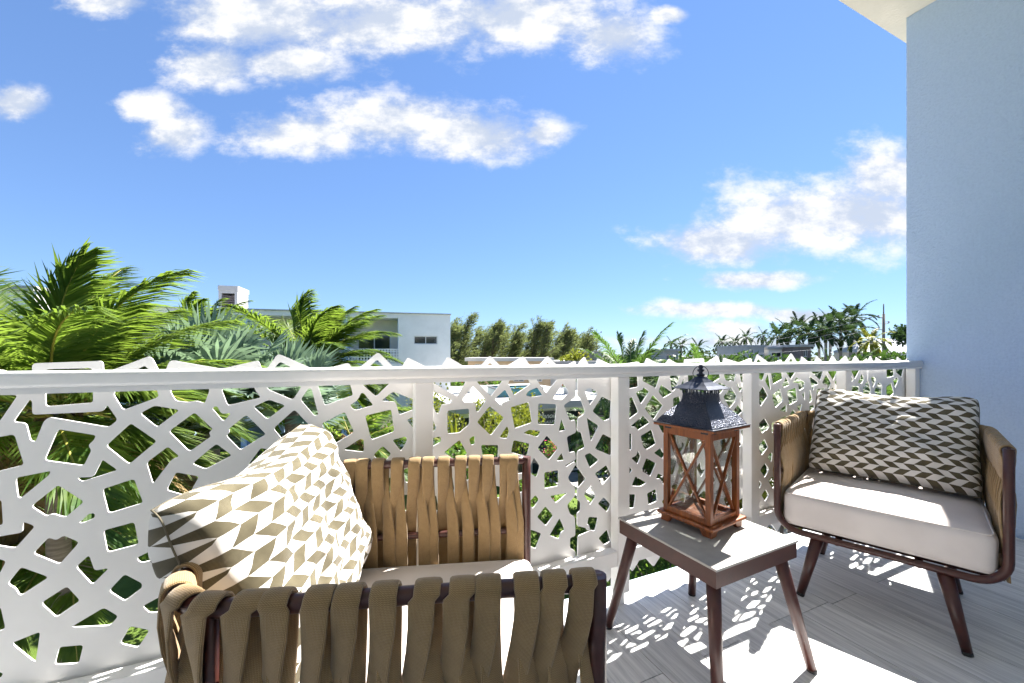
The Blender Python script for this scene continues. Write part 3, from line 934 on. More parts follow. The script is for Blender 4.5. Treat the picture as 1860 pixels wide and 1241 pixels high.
# left pillow: upright against the chair's back; right pillow the same on its chair
def corner_pillow(name, tn, tf, bf, t, label, seed, flip=False):
    ux = (tf - tn); uy = (tf - bf); w_, h_ = ux.length, uy.length
    c = (tn + bf)/2
    if flip: ux = -ux
    return pillow(name, c, ux, uy, w_*1.03, h_*1.04, t, label, seed)
corner_pillow('throw_pillow', Vector((-0.248, 0.722, 0.826)), Vector((-0.085, 1.235, 0.858)), Vector((0.066, 1.245, 0.470)), 0.185, 'olive and white chevron pillow filling the foreground armchair', 1.7, True)
corner_pillow('throw_pillow', Vector((2.630, 0.772, 0.856)), Vector((2.440, 1.316, 0.860)), Vector((2.225, 1.225, 0.472)), 0.15, 'olive and white chevron pillow on the armchair by the blue wall', 5.2, True)

# ------------------------------------------------------------------ side table
tab = empty('side_table', (1.198, 1.012, 0), R(2.4), label='small square brown side table with grey stone top holding the lantern', cat='table')
TS = 0.203
m = MB(); m.box((-TS-.004, -TS-.004, 0.4225), (TS+.004, TS+.004, 0.430)); bevel(build(m, 'table_top', ['table_stone'], tab), 0.0012)
for k in range(4):
    Mz = Matrix.Rotation(R(90*k), 4, 'Z')
    m = MB(); m.box((-TS, -TS, 0.371), (TS-.0041, -TS+.004, 0.4222), 0, Mz); build(m, 'apron', ['apron_brown'], tab)
m = MB(); m.box((-TS+.0045, -TS+.0045, 0.408), (TS-.0045, TS-.0045, 0.4218)); build(m, 'tray', ['apron_brown'], tab)
for sx in (1, -1):
    for sy in (1, -1):
        t0 = Vector((sx*0.160, sy*0.160, 0.4075)); t1 = Vector((sx*0.232, sy*0.232, 0.010))
        m = MB(); m.tube([t0, t0.lerp(t1, .5), t1], [0.0215, 0.0185, 0.0150], 16); lg = build(m, 'leg', ['frame_brown'], tab)
        d = (t1-t0)/(t0.z-t1.z)
        m = MB(); m.tube([t1, t1 + d*0.0098], [0.0156, 0.015], 14); build(m, 'foot_cap', ['foot_black'], lg)

# ------------------------------------------------------------------ lantern
LN = Vector((1.232, 1.048, 0.4305))
fl = Wh(1283, 987, 0.43)
lan = empty('candle_lantern', LN, R(8.5), label='tall wooden lantern with black iron roof standing on the side table', cat='lantern')
HB = 0.083                                # half width of the glazed body, to post centres
def square_ring(m, half, z0, z1, wd):
    for k in range(4):
        Mz = Matrix.Rotation(R(90*k), 4, 'Z')
        m.box((-half, -half, z0), (half-wd, -half+wd, z1), 0, Mz)
for sx in (1, -1):
    for sy in (1, -1):
        poly = [(0, 0), (0.030, 0), (0.042, 0.012), (0.048, 0.024), (0, 0.024)]
        m = MB()
        x0_, y0_ = sx*0.098, sy*0.098
        c = [(x0_, y0_), (x0_-sx*0.044, y0_), (x0_-sx*0.044, y0_-sy*0.016), (x0_-sx*0.016, y0_-sy*0.044), (x0_, y0_-sy*0.044)]
        c2 = [(x0_, y0_), (x0_-sx*0.030, y0_), (x0_-sx*0.030, y0_-sy*0.014), (x0_-sx*0.014, y0_-sy*0.030), (x0_, y0_-sy*0.030)]
        i0 = m.add([(x, y, 0.0) for x, y in c2]); i1 = m.add([(x, y, 0.0235) for x, y in c])
        f = [0, 1, 2, 3, 4]
        if sx*sy < 0: f = f[::-1]
        n = 5
        m.face([i0+k for k in f], 0); m.face([i1+k for k in f][::-1], 0)
        for k in range(n):
            a, b = f[k], f[(k+1) % n]; m.face((i0+b, i0+a, i1+a, i1+b), 0)
        build(m, 'foot', ['lantern_wood'], lan)
m = MB(); m.box((-0.110, -0.110, 0.0238), (0.110, 0.110, 0.0370)); bevel(build(m, 'plinth', ['lantern_wood'], lan), 0.0055, 3)
m = MB(); m.box((-0.074, -0.074, 0.0371), (0.074, 0.074, 0.0400)); build(m, 'floor_board', ['lantern_wood'], lan)
ZT = 0.357
for sx in (1, -1):
    for sy in (1, -1):
        m = MB(); m.box((sx*HB-.0095, sy*HB-.0095, 0.0372), (sx*HB+.0095, sy*HB+.0095, ZT)); bevel(build(m, 'corner_post', ['lantern_wood'], lan), 0.0012)
for k in range(4):
    Mz = Matrix.Rotation(R(90*k), 4, 'Z')
    m = MB(); m.box((-HB+.0097, -HB-.0075, 0.0374), (HB-.0097, -HB+.0075, 0.0560), 0, Mz); build(m, 'lower_rail', ['lantern_wood'], lan)
    m = MB(); m.box((-HB+.0097, -HB-.0078, 0.3260), (HB-.0097, -HB+.0078, 0.3568), 0, Mz); build(m, 'upper_rail', ['lantern_wood'], lan)
    for s in (1, -1):
        dy = -0.0032 if s > 0 else 0.0034
        m = MB(); m.bar(Mz @ Vector((-s*(HB-.013), -HB+dy, 0.0585)), Mz @ Vector((s*(HB-.013), -HB+dy, 0.3235)), 0.0062, 0.0100, up=Mz @ Vector((0, -1, 0))); build(m, 'cross_bar', ['lantern_wood'], lan)
    m = MB(); m.box((-HB+.0098, -HB+.0095, 0.0562), (HB-.0098, -HB+.0112, 0.3258), 0, Mz); build(m, 'pane', ['lantern_glass'], lan)
    for s in (1, -1):
        m = MB(); m.box((s*(HB-.012)-.013, -HB-.0108, 0.3470), (s*(HB-.012)+.013, -HB-.0096, 0.3545), 0, Mz); build(m, 'corner_plate', ['black_iron'], lan)
m = MB(); m.box((-0.1175, -0.1175, 0.3575), (0.1175, 0.1175, 0.3660)); bevel(build(m, 'eave_board', ['lantern_wood'], lan), 0.0015)
m = MB(); m.box((-0.119, -0.119, 0.3662), (0.119, 0.119, 0.3690)); build(m, 'eave_plate', ['black_iron'], lan)
# ogee roof: square plan, curved profile
def ogee(m, prof, mat=0):
    rings = []
    for r, z in prof:
        ring = []
        for k in range(4):
            a = R(45+90*k); b = R(135+90*k)
            p, q = Vector((math.cos(a), math.sin(a))), Vector((math.cos(b), math.sin(b)))
            for j in range(6):
                v = p.lerp(q, j/6); ring.append((v.x*r*1.41421, v.y*r*1.41421, z))
        rings.append(m.add(ring))
    n = 24
    for a, b in zip(rings, rings[1:]):
        for k in range(n): m.face((a+k, a+(k+1) % n, b+(k+1) % n, b+k), mat)
    m.face([rings[-1]+k for k in range(n)], mat); m.face([rings[0]+k for k in range(n)][::-1], mat)
prof = []
for k in range(15):
    t = k/14
    prof.append((0.108 - 0.064*(sm(t)*0.55 + t*0.45) , 0.3692 + 0.108*(t**0.80) * (0.86 + 0.14*t)))
prof = [(0.110, 0.3692), (0.1085, 0.3735), (0.103, 0.383), (0.094, 0.3955), (0.083, 0.408), (0.072, 0.4195), (0.062, 0.430), (0.0535, 0.4395), (0.0485, 0.449), (0.0462, 0.459), (0.0448, 0.469), (0.0442, 0.478)]
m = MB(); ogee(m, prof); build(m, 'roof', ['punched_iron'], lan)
m = MB()
for k in range(4):                        # pierced collar: little uprights with gaps
    Mz = Matrix.Rotation(R(90*k), 4, 'Z')
    for j in range(7):
        x = -0.042 + j*0.014
        m.box((x-.0022, -0.046, 0.4782), (x+.0022, -0.0435, 0.4952), 0, Mz)
build(m, 'pierced_collar', ['black_iron'], lan)
m = MB(); ogee(m, [(0.0715, 0.4955), (0.0715, 0.4975), (0.050, 0.508), (0.031, 0.520), (0.018, 0.533), (0.012, 0.540)]); build(m, 'cap_roof', ['black_iron'], lan)
m = MB(); m.lathe([(0.011, 0.5402), (0.0145, 0.5440), (0.0145, 0.5480), (0.008, 0.5510), (0.0062, 0.5560), (0.0125, 0.5610), (0.0125, 0.5650), (0.006, 0.5680), (0.0082, 0.5720), (0.0090, 0.5760), (0.0070, 0.5810), (0.0022, 0.5860)], 14); build(m, 'finial', ['black_iron'], lan)
m = MB(); ring = [(0.0285*math.cos(2*math.pi*k/32), 0.004*math.sin(4*math.pi*k/32), 0.5545+0.0250*math.sin(2*math.pi*k/32)) for k in range(32)]
Mz = Matrix.Rotation(R(-33), 4, 'Z'); m.tube([Mz @ Vector(p) for p in ring], 0.0014, 6, closed=True); build(m, 'hanging_ring', ['black_iron'], lan)
# ------------------------------------------------------------------ the grounds outside
GZ = -5.6                                   # garden level
def leaf_mat(name, col, col2, trans, tw=0.35, rough=0.5, vs=3.0):
    m, t, b, o = new_mat(name)
    v = t.node('ShaderNodeTexCoord').outputs['Object']
    n = t.noise(v, vs, 3.0, 0.6)
    oi = t.node('ShaderNodeObjectInfo')
    f = t.math('ADD', t.ramp(n, 0.3, 0.7), t.math('MULTIPLY', t.math('SUBTRACT', oi.outputs['Random'], 0.5), 0.7), clamp=True)
    cc = t.mix(f, c4(col), c4(col2))
    t.put(b.inputs['Base Color'], cc); b.inputs['Roughness'].default_value = rough
    b.inputs['Specular IOR Level'].default_value = 0.18 if rough < .7 else 0.06
    tr = t.node('ShaderNodeBsdfTranslucent'); t.put(tr.inputs[0], t.mix(f, c4(trans), c4(tuple(x*1.25 for x in trans))))
    mx = t.node('ShaderNodeMixShader'); mx.inputs[0].default_value = tw
    t.l.new(b.outputs[0], mx.inputs[1]); t.l.new(tr.outputs[0], mx.inputs[2]); t.l.new(mx.outputs[0], o.inputs[0])
leaf_mat('coconut_leaf', (0.038, 0.088, 0.018), (0.112, 0.158, 0.028), (0.20, 0.30, 0.036), 0.42)
leaf_mat('dry_leaf', (0.16, 0.11, 0.05), (0.24, 0.17, 0.07), (0.25, 0.16, 0.05), 0.25)
leaf_mat('fan_leaf_silver', (0.115, 0.175, 0.135), (0.19, 0.25, 0.20), (0.20, 0.30, 0.17), 0.30)
leaf_mat('dark_palm_leaf', (0.018, 0.045, 0.014), (0.040, 0.080, 0.022), (0.08, 0.16, 0.03), 0.28)
leaf_mat('areca_leaf', (0.030, 0.072, 0.020), (0.065, 0.115, 0.030), (0.11, 0.20, 0.035), 0.32)
leaf_mat('royal_leaf', (0.018, 0.042, 0.018), (0.040, 0.075, 0.028), (0.06, 0.11, 0.03), 0.2, 0.9)
leaf_mat('yellow_palm_leaf', (0.09, 0.12, 0.018), (0.17, 0.18, 0.025), (0.25, 0.27, 0.03), 0.3)
leaf_mat('casuarina_needle', (0.072, 0.092, 0.038), (0.120, 0.142, 0.058), (0.20, 0.24, 0.08), 0.4, 0.8, 0.25)
leaf_mat('shrub_green', (0.035, 0.085, 0.012), (0.080, 0.150, 0.020), (0.16, 0.28, 0.03), 0.32)
leaf_mat('shrub_yellow', (0.085, 0.120, 0.014), (0.175, 0.180, 0.020), (0.24, 0.27, 0.028), 0.33)
leaf_mat('shrub_dark', (0.018, 0.045, 0.010), (0.040, 0.080, 0.016), (0.07, 0.14, 0.02), 0.25)
leaf_mat('petal_pink', (0.55, 0.03, 0.12), (0.75, 0.06, 0.20), (0.6, 0.05, 0.12), 0.3)
leaf_mat('petal_red', (0.55, 0.04, 0.03), (0.70, 0.10, 0.06), (0.6, 0.08, 0.04), 0.3)
leaf_mat('far_wood_leaf', (0.028, 0.048, 0.022), (0.055, 0.080, 0.032), (0.08, 0.11, 0.03), 0.2, 0.8, 0.05)
plain('rachis', (0.30, 0.27, 0.045), 0.5, 0.3, 3)
plain('rachis_green', (0.12, 0.15, 0.03), 0.5, 0.3, 3)
plain('palm_bark', (0.20, 0.165, 0.125), 0.9, 0.35, 4.0, 30, 0.7, 0.03, stretch=(1, 1, 6))
plain('royal_bark', (0.33, 0.31, 0.28), 0.9, 0.25, 2.0, 20, 0.3, 0.02)
plain('tree_bark', (0.10, 0.075, 0.055), 0.9, 0.35, 3.0, 20, 0.6, 0.03)
plain('crown_fibre', (0.16, 0.10, 0.045), 0.95, 0.5, 9.0, 40, 0.8, 0.02)
plain('lawn_grass', (0.110, 0.165, 0.030), 0.9, 0.45, 2.2, 55, 0.8, 0.05, spec=0.2, col2=(0.075, 0.125, 0.018))
plain('far_ground', (0.055, 0.062, 0.034), 0.95, 0.4, 0.05, spec=0.1)
plain('bounce_stone', (0.50, 0.48, 0.45), 0.85, 0.10, 1.5, 30, 0.2, 0.01)
plain('paving', (0.20, 0.195, 0.19), 0.8, 0.15, 1.2, 30, 0.2, 0.01)
plain('paving_tile', (0.24, 0.235, 0.225), 0.8, 0.12, 2.0, 40, 0.2, 0.005, rnd=0.10)
plain('kerb_white', (0.45, 0.44, 0.42), 0.8, 0.12, 3.0)
plain('stucco_white', (0.80, 0.79, 0.77), 0.9, 0.07, 0.8, 24, 0.25, 0.01)
plain('stucco_cream', (0.60, 0.56, 0.49), 0.9, 0.08, 0.8, 24, 0.25, 0.01)
plain('stucco_grey', (0.42, 0.42, 0.425), 0.9, 0.08, 0.8, 24, 0.25, 0.01)
plain('fin_blue', (0.40, 0.55, 0.74), 0.85, 0.06, 0.8)
plain('bay_beige', (0.70, 0.64, 0.55), 0.9, 0.10, 0.6)
plain('wall_tan', (0.50, 0.36, 0.23), 0.9, 0.12, 0.7)
plain('louvre_brown', (0.17, 0.14, 0.135), 0.6, 0.2, 2.0)
plain('dark_metal', (0.05, 0.055, 0.06), 0.5, 0.2, 2.0)
plain('unit_grey', (0.35, 0.36, 0.37), 0.6, 0.15, 2.0)
plain('alu_frame', (0.55, 0.56, 0.57), 0.4, 0.1, 2.0)
plain('roof_white', (0.40, 0.40, 0.395), 0.7, 0.10, 0.7, 15, 0.15, 0.01)
plain('metal_roof', (0.60, 0.63, 0.66), 0.45, 0.08, 1.0)
plain('pole_wood', (0.20, 0.175, 0.15), 0.9, 0.3, 2.0)
plain('wire_grey', (0.30, 0.30, 0.31), 0.6, 0.1, 2.0)
plain('sign_white', (0.85, 0.85, 0.83), 0.6, 0.02, 2.0)
plain('pool_tile', (0.02, 0.16, 0.19), 0.3, 0.2, 6.0)
plain('stripe_navy', (0.03, 0.05, 0.09), 0.8, 0.2, 6.0)
plain('stripe_white', (0.72, 0.73, 0.74), 0.8, 0.1, 6.0)
def m_dark_glass():
    m, t, b, o = new_mat('window_glass')
    b.inputs['Base Color'].default_value = (0.02, 0.028, 0.03, 1); b.inputs['Roughness'].default_value = 0.06; b.inputs['Specular IOR Level'].default_value = 0.7
    v = coords(t, 'Object'); bump(t, b, t.noise(v, 1.5, 2.0), 0.05, 0.02)
    m, t, b, o = new_mat('pool_water')
    b.inputs['Base Color'].default_value = (0.16, 0.36, 0.42, 1); b.inputs['Roughness'].default_value = 0.05; b.inputs['Specular IOR Level'].default_value = 0.8
    bump(t, b, t.noise(coords(t, 'Object'), 4.0, 3.0), 0.3, 0.05)
m_dark_glass()

m = MB(); m.box((-1500, -1500, GZ-0.2), (1500, 1500, GZ-0.03)); build(m, 'ground', ['far_ground'], label='flat ground running out to the horizon', kind='structure')
def sheet(name, poly, z, mat, label, th=0.02):
    m = MB(); m.prism(poly, z-th, z); return build(m, name, [mat], label=label, kind='structure')
sheet('bounce_terrace', [(-40, 1.55), (10.85, 1.55), (10.85, 6.4), (-40, 6.4)], GZ-0.002, 'bounce_stone', 'pale stone paving added out of view below the balcony to bounce light up')  # added pale surface, out of view, bouncing neutral light onto soffit and railing
lawn = sheet('lawn', [(-40, 6.5), (10.85, 6.5), (10.85, 18.6), (4.5, 18.6), (4.5, 24), (-40, 24)], GZ, 'lawn_grass', 'mown green lawn below the balcony')
pave = sheet('pavement', [(11.0, 2.2), (60, 2.2), (60, 19.0), (11.0, 19.0)], GZ-0.004, 'paving', 'pale paved court in front of the gallery')
for k in range(14):
    for j in range(3):
        x, y = 11.06 + j*1.22, 3.0 + k*1.14
        m = MB(); m.box((x+.01, y+.01, GZ-0.003), (x+1.20, y+1.12, GZ+0.012)); build(m, 'paving_slab', ['paving_tile'], pave)
for n_, (xa, xb) in enumerate(((10.86, 10.99), (10.2, 10.32))):
    m = MB(); m.box((xa, 6.6, GZ-0.02), (xb, 18.5, GZ+0.11)); build(m, 'kerb', ['kerb_white'], lawn)

RGT = Vector((CY, -SY, 0)); FWD = Vector((SY, CY, 0)); UP = Vector((0, 0, 1))
WIND = (RGT*1.0 + FWD*0.15).normalized()

def frond(m, base, az, el, L, droop, wind, nleaf, ll, lw, rn, r0=0.022, start=0.14, vee=0.35, bend=0.0):
    d = Vector((math.cos(az)*math.cos(el), math.sin(az)*math.cos(el), math.sin(el)))
    N = 14; p = Vector(base); pts = [p.copy()]; dirs = [d.copy()]
    for i in range(N):
        t = (i+1)/N
        d = d + Vector((0, 0, -1))*droop*(0.35+1.3*t)/N + WIND*wind*(0.3+1.2*t)/N
        d.normalize(); p = p + d*L/N; pts.append(p.copy()); dirs.append(d.copy())
    m.tube(pts, lambda t: r0*(1-0.88*t)+0.003, 5, 1, True)
    for i in range(nleaf):
        t = start + (1-start)*(i+0.3+0.4*rn.random())/nleaf
        f = min(t*N, N-0.001); k = int(f); q = pts[k].lerp(pts[k+1], f-k); dd = dirs[k].lerp(dirs[k+1], f-k).normalized()
        side = dd.cross(UP)
        if side.length < 0.05: side = Vector((1, 0, 0))
        side.normalize(); nrm = side.cross(dd).normalized()
        prof = (math.sin(math.pi*(0.14+0.80*t)))**0.6
        for sg in (1, -1):
            l = ll*prof*rn.uniform(0.8, 1.12)
            ld = (side*sg*(0.85-0.45*t) + dd*(0.45+0.55*t) + nrm*vee*(1-t)*rn.uniform(.2, 1) - UP*0.22*rn.random() + WIND*wind*0.55*rn.uniform(.4, 1.2))
            ld.normalize()
            mid = q + ld*l*0.55
            ld2 = (ld - UP*rn.uniform(.25, .65) + WIND*wind*rn.uniform(.1, .7)).normalized()
            tip = mid + ld2*l*0.5
            wv = ld.cross(nrm)
            if wv.length < 0.05: wv = dd.copy()
            wv.normalize(); wv = (wv + nrm*rn.uniform(-.5, .5)).normalized()*lw
            i0 = m.add([q - wv*.35, q + wv*.35, mid + wv*.5, mid - wv*.5, tip])
            m.face((i0, i0+1, i0+2, i0+3), 0); m.face((i0+3, i0+2, i0+4), 0)

def palm(name, label, crown, L, nf, seed, leaf='coconut_leaf', rach='rachis', bark='palm_bark', wind=0.5, nleaf=64, ll=0.62, lw=0.034, tr=0.14, droop=(0.6, 1.7), elr=(-25, 82), group=None, lean=(0, 0), shaft=None, cat='palm tree', dead=0, azs=None, start=0.14, fibre=True, base_z=None):
    rn = random.Random(seed)
    bz = GZ if base_z is None else base_z
    base = Vector((crown.x + lean[0], crown.y + lean[1], bz))
    t = empty(name, base, label=label, cat=cat, group=group)
    m = MB()
    path = []
    for i in range(13):
        u = i/12; q = base.lerp(crown, u); q = q + Vector((lean[0], lean[1], 0))*(-0.35)*math.sin(u*math.pi)
        path.append(q)
    m.tube(path, lambda u: tr*(1.25-0.45*u+0.35*max(0, .12-u)/.12), 12, 0)
    build(m, 'trunk', [bark], t, base)
    if shaft:
        m = MB(); m.tube([crown - UP*shaft, crown - UP*shaft*.5, crown + UP*0.1], [tr*1.05, tr*.9, tr*.35], 10, 0); build(m, 'crown_shaft', ['rachis_green'], t, base)
    elif fibre:
        m = MB()
        for k in range(14):
            a = rn.uniform(0, 6.28); r1 = tr*rn.uniform(.7, 1.3)
            p0 = crown + Vector((math.cos(a)*r1, math.sin(a)*r1, rn.uniform(-.35, 0.05)))
            m.tube([p0 - Vector((math.cos(a), math.sin(a), 0))*.03, p0 + Vector((math.cos(a)*.10, math.sin(a)*.10, .16)), p0 + Vector((math.cos(a)*.20, math.sin(a)*.20, -.02))], [.05, .04, .012], 6)
        build(m, 'fibre_sheath', ['crown_fibre'], t, base)
    for i in range(nf):
        u = i/(nf-1)
        az = i*2.39996 + rn.uniform(-.25, .25)
        if azs: az = azs(i, rn)
        el = R(elr[1] + (elr[0]-elr[1])*u**0.85 + rn.uniform(-8, 8))
        m = MB()
        off = Vector((math.cos(az), math.sin(az), 0))*tr*0.6
        dry = i >= nf - dead
        frond(m, crown + off + UP*rn.uniform(-.1, .12), az, el, L*rn.uniform(.82, 1.08)*(0.8 if u < .1 else 1), droop[0]+(droop[1]-droop[0])*u*rn.uniform(.7, 1.2), wind*rn.uniform(.6, 1.25), nleaf, ll*L/3.2, lw, rn, r0=0.008*L, start=start)
        build(m, 'frond', ['dry_leaf' if dry else leaf, 'crown_fibre' if dry else rach], t, base)
    return t

# near coconut palms (left), wind from the left
palm('coconut_palm', 'tall coconut palm at the left, close behind the railing, fronds swept right', Wd(105, 752, 6.0), 2.95, 36, 5, wind=0.75, nleaf=130, ll=0.95, lw=0.032, elr=(-32, 88), dead=3, lean=(0.25, 0.1), droop=(0.35, 1.7))
palm('coconut_palm', 'coconut palm cut off by the left edge of the picture', Wd(-60, 850, 8.2), 2.9, 24, 9, wind=0.6, nleaf=100, ll=0.80, lw=0.035, elr=(-35, 60), lean=(-0.3, 0.2), droop=(0.4, 1.7))
palm('coconut_palm', 'windswept coconut palm in front of the white building, behind the fan palms', Wd(572, 668, 16.0), 3.5, 42, 15, wind=1.0, nleaf=100, ll=0.95, lw=0.048, elr=(-30, 88), dead=2, droop=(0.4, 1.6))
palm('coconut_palm', 'yellowish coconut palm blown sideways below the roof tower', Wd(372, 640, 17.0), 3.2, 34, 27, leaf='coconut_leaf', wind=1.2, nleaf=70, ll=0.80, lw=0.062, elr=(-20, 80), droop=(0.5, 1.6))
palm('coconut_palm', 'low coconut palm whose fronds hang behind the lower left panel', Wd(150, 960, 7.4), 3.0, 18, 31, wind=0.3, nleaf=96, ll=0.76, lw=0.036, elr=(-30, 66), dead=1)
palm('coconut_palm', 'coconut palm between the fan palms and the first railing post', Wd(640, 800, 11.0), 2.5, 18, 35, wind=0.6, nleaf=70, ll=0.78, lw=0.048, elr=(-50, 70), dead=3)

def fan_palm(name, label, crown, n, rad, seed, leaf='fan_leaf_silver', group=None):
    rn = random.Random(seed)
    base = Vector((crown.x, crown.y, GZ))
    t = empty(name, base, label=label, cat='palm tree', group=group)
    m = MB(); m.tube([base, base.lerp(crown, .5), crown], [.17, .14, .15], 12); build(m, 'trunk', ['palm_bark'], t, base)
    for i in range(n):
        u = i/(n-1); az = i*2.39996 + rn.uniform(-.2, .2); el = R(82 - 100*u**.9 + rn.uniform(-8, 8))
        d = Vector((math.cos(az)*math.cos(el), math.sin(az)*math.cos(el), math.sin(el)))
        pl = rad*rn.uniform(.75, 1.05)
        hub = crown + d*pl + UP*(-0.12*pl)
        m = MB(); m.tube([crown, crown + d*pl*.5 + UP*.03, hub], [.028, .02, .014], 5, 1)
        side = d.cross(UP)
        if side.length < .1: side = Vector((1, 0, 0))
        side.normalize(); nrm = side.cross(d).normalized()
        nb = 34; R1 = rad*rn.uniform(.78, 1.0)
        tilt = rn.uniform(-.3, .3)
        for k in range(nb):
            a = R(-128 + 256*(k+.5)/nb)
            bd = (d*math.cos(a) + side*math.sin(a) + nrm*(0.28 + tilt*math.sin(a) - 0.10*abs(math.sin(a)))).normalized()
            wv = (side*math.cos(a) - d*math.sin(a)).normalized()
            zg = nrm*(0.02 if k % 2 else -0.02)*rad
            l1 = R1*0.58; l2 = R1*rn.uniform(.92, 1.08)
            ww = l1*R(256)/nb*0.56
            p1 = hub + bd*l1; p2 = p1 + (bd + UP*rn.uniform(-.45, .05) + WIND*rn.uniform(0, .25)).normalized()*(l2-l1)
            i0 = m.add([hub - wv*.006, hub + wv*.006, p1 + wv*ww + zg, p1 - wv*ww - zg, p2])
            m.face((i0, i0+1, i0+2, i0+3), 0); m.face((i0+3, i0+2, i0+4), 0)
        build(m, 'fan_leaf', [leaf, 'rachis_green'], t, base)
    return t
fan_palm('fan_palm', 'silvery blue fan palm behind the left railing panel', Wd(385, 712, 8.3), 26, 1.12, 3)
fan_palm('fan_palm', 'smaller silvery fan palm right of the larger one, under the windswept palm', Wd(530, 730, 9.4), 20, 0.95, 8)
fan_palm('fan_palm', 'low grey-green fan palm seen through the panel above the chevron pillow', Wd(350, 800, 8.0), 12, 0.75, 14)

# feathery palms beyond the middle and right panels
def clump_palm(label, px, py, dep, L, nf, seed, leaf='areca_leaf', wind=0.35, nleaf=40, elr=(-20, 82), ll=0.62, tr=0.11, lw=0.04, droop=(0.7, 1.7)):
    palm('feather_palm', label, Wd(px, py, dep), L, nf, seed, leaf=leaf, rach='rachis_green', wind=wind, nleaf=nleaf, ll=ll, lw=lw, tr=tr, elr=elr, droop=droop, group='feather palms beyond the railing')
clump_palm('upright feather palm against the sky right of the casuarina trees', 1150, 700, 15.0, 2.6, 19, 41, elr=(0, 86), droop=(0.5, 1.4), nleaf=54)
clump_palm('dark feather palm behind the panel left of the lantern roof', 1110, 790, 13.0, 2.2, 16, 43, 'dark_palm_leaf')
clump_palm('dark feather palm directly behind the lantern roof', 1230, 760, 12.5, 2.2, 18, 45, 'dark_palm_leaf', elr=(-30, 80))
clump_palm('feather palm rising over the rail right above the lantern finial', 1290, 715, 15.5, 2.1, 18, 47, elr=(0, 80))
clump_palm('feather palm over the rail between lantern and right armchair', 1385, 720, 15.0, 2.0, 17, 49, elr=(-10, 80))
clump_palm('feather palm over the rail above the right-hand pillow', 1520, 715, 14.5, 2.0, 18, 51, elr=(-10, 80))
clump_palm('feather palm nearest the blue wall', 1625, 735, 13.5, 2.0, 17, 53, elr=(-25, 78))
clump_palm('light green feather palm behind the panel beside the right armchair', 1440, 800, 10.5, 1.8, 15, 55, 'coconut_leaf', elr=(-20, 75))
clump_palm('dark feather palm seen low between the lantern and its right post', 1330, 800, 11.5, 2.0, 15, 57, 'dark_palm_leaf')
clump_palm('dark bent palm in front of the gallery glass', 1055, 760, 17.0, 1.6, 14, 59, 'dark_palm_leaf', elr=(-50, 50))

for i_, (px_, py_, dp_, nm_) in enumerate(((1150, 760, 18.0, 'left of the lantern ring'), (1195, 745, 20.0, 'behind the lantern cap'), (1330, 745, 19.0, 'right of the lantern ring'), (1255, 800, 14.0, 'behind the lantern body'), (1470, 745, 18.0, 'above the right armchair arm'), (1575, 745, 17.0, 'above the right-hand pillow corner'))):
    clump_palm('tall dark feather palm in the thicket, %s' % nm_, px_, py_, dp_, 2.7, 20, 700+i_, 'dark_palm_leaf', nleaf=44, elr=(-55, 72), lw=0.05)
# ------------------------------------------------------------------ far palms
rp = random.Random(77)
for i, (px, py, dep) in enumerate(((1412, 612, 66), (1432, 602, 70), (1452, 596, 66), (1470, 606, 60), (1488, 592, 70), (1508, 590, 66), (1527, 585, 60), (1551, 578, 64), (1545, 606, 56), (1500, 608, 58))):
    where = ['leftmost', 'second from the left', 'third from the left', 'fourth from the left', 'fifth from the left', 'sixth from the left', 'seventh from the left', 'tallest and rightmost', 'short one at the right end', 'short one in the middle']
    palm('royal_palm', 'dark royal palm, %s in the far cluster by the pole' % where[i], Wd(px, py, dep), 3.7, 16, 200+i, leaf='royal_leaf', rach='rachis_green', bark='royal_bark', wind=0.35, nleaf=32, ll=0.66, lw=0.11, tr=0.20, elr=(-28, 80), droop=(0.9, 2.0), shaft=1.2, group='royal palms in the far cluster')
for i, (px, py, dep, nm) in enumerate(((1238, 628, 95, 'just right of the upright feather palm'), (1268, 631, 85, 'second of the small far palms from the left'), (1312, 622, 90, 'left of the flat grey houses'), (1335, 622, 95, 'close beside the flat grey houses'), (1356, 613, 95, 'standing over the grey louvred house'), (1387, 610, 100, 'slim one left of the royal palm cluster'), (1220, 624, 110, 'nearest the upright feather palm'))):
    palm('far_palm', 'small distant palm, %s' % nm, Wd(px, py, dep), 3.0, 12, 300+i, leaf='royal_leaf', rach='rachis_green', bark='royal_bark', wind=0.5, nleaf=18, ll=0.75, lw=0.14, tr=0.18, elr=(-30, 75), droop=(0.9, 2.0), group='small palms on the skyline')
palm('young_royal_palm', 'yellow-green palm in front of the right-hand utility pole', Wd(1583, 618, 42), 2.3, 14, 331, leaf='yellow_palm_leaf', rach='rachis', bark='royal_bark', wind=0.3, nleaf=28, ll=0.75, lw=0.09, tr=0.17, elr=(-45, 70), droop=(1.0, 2.4), shaft=0.9)

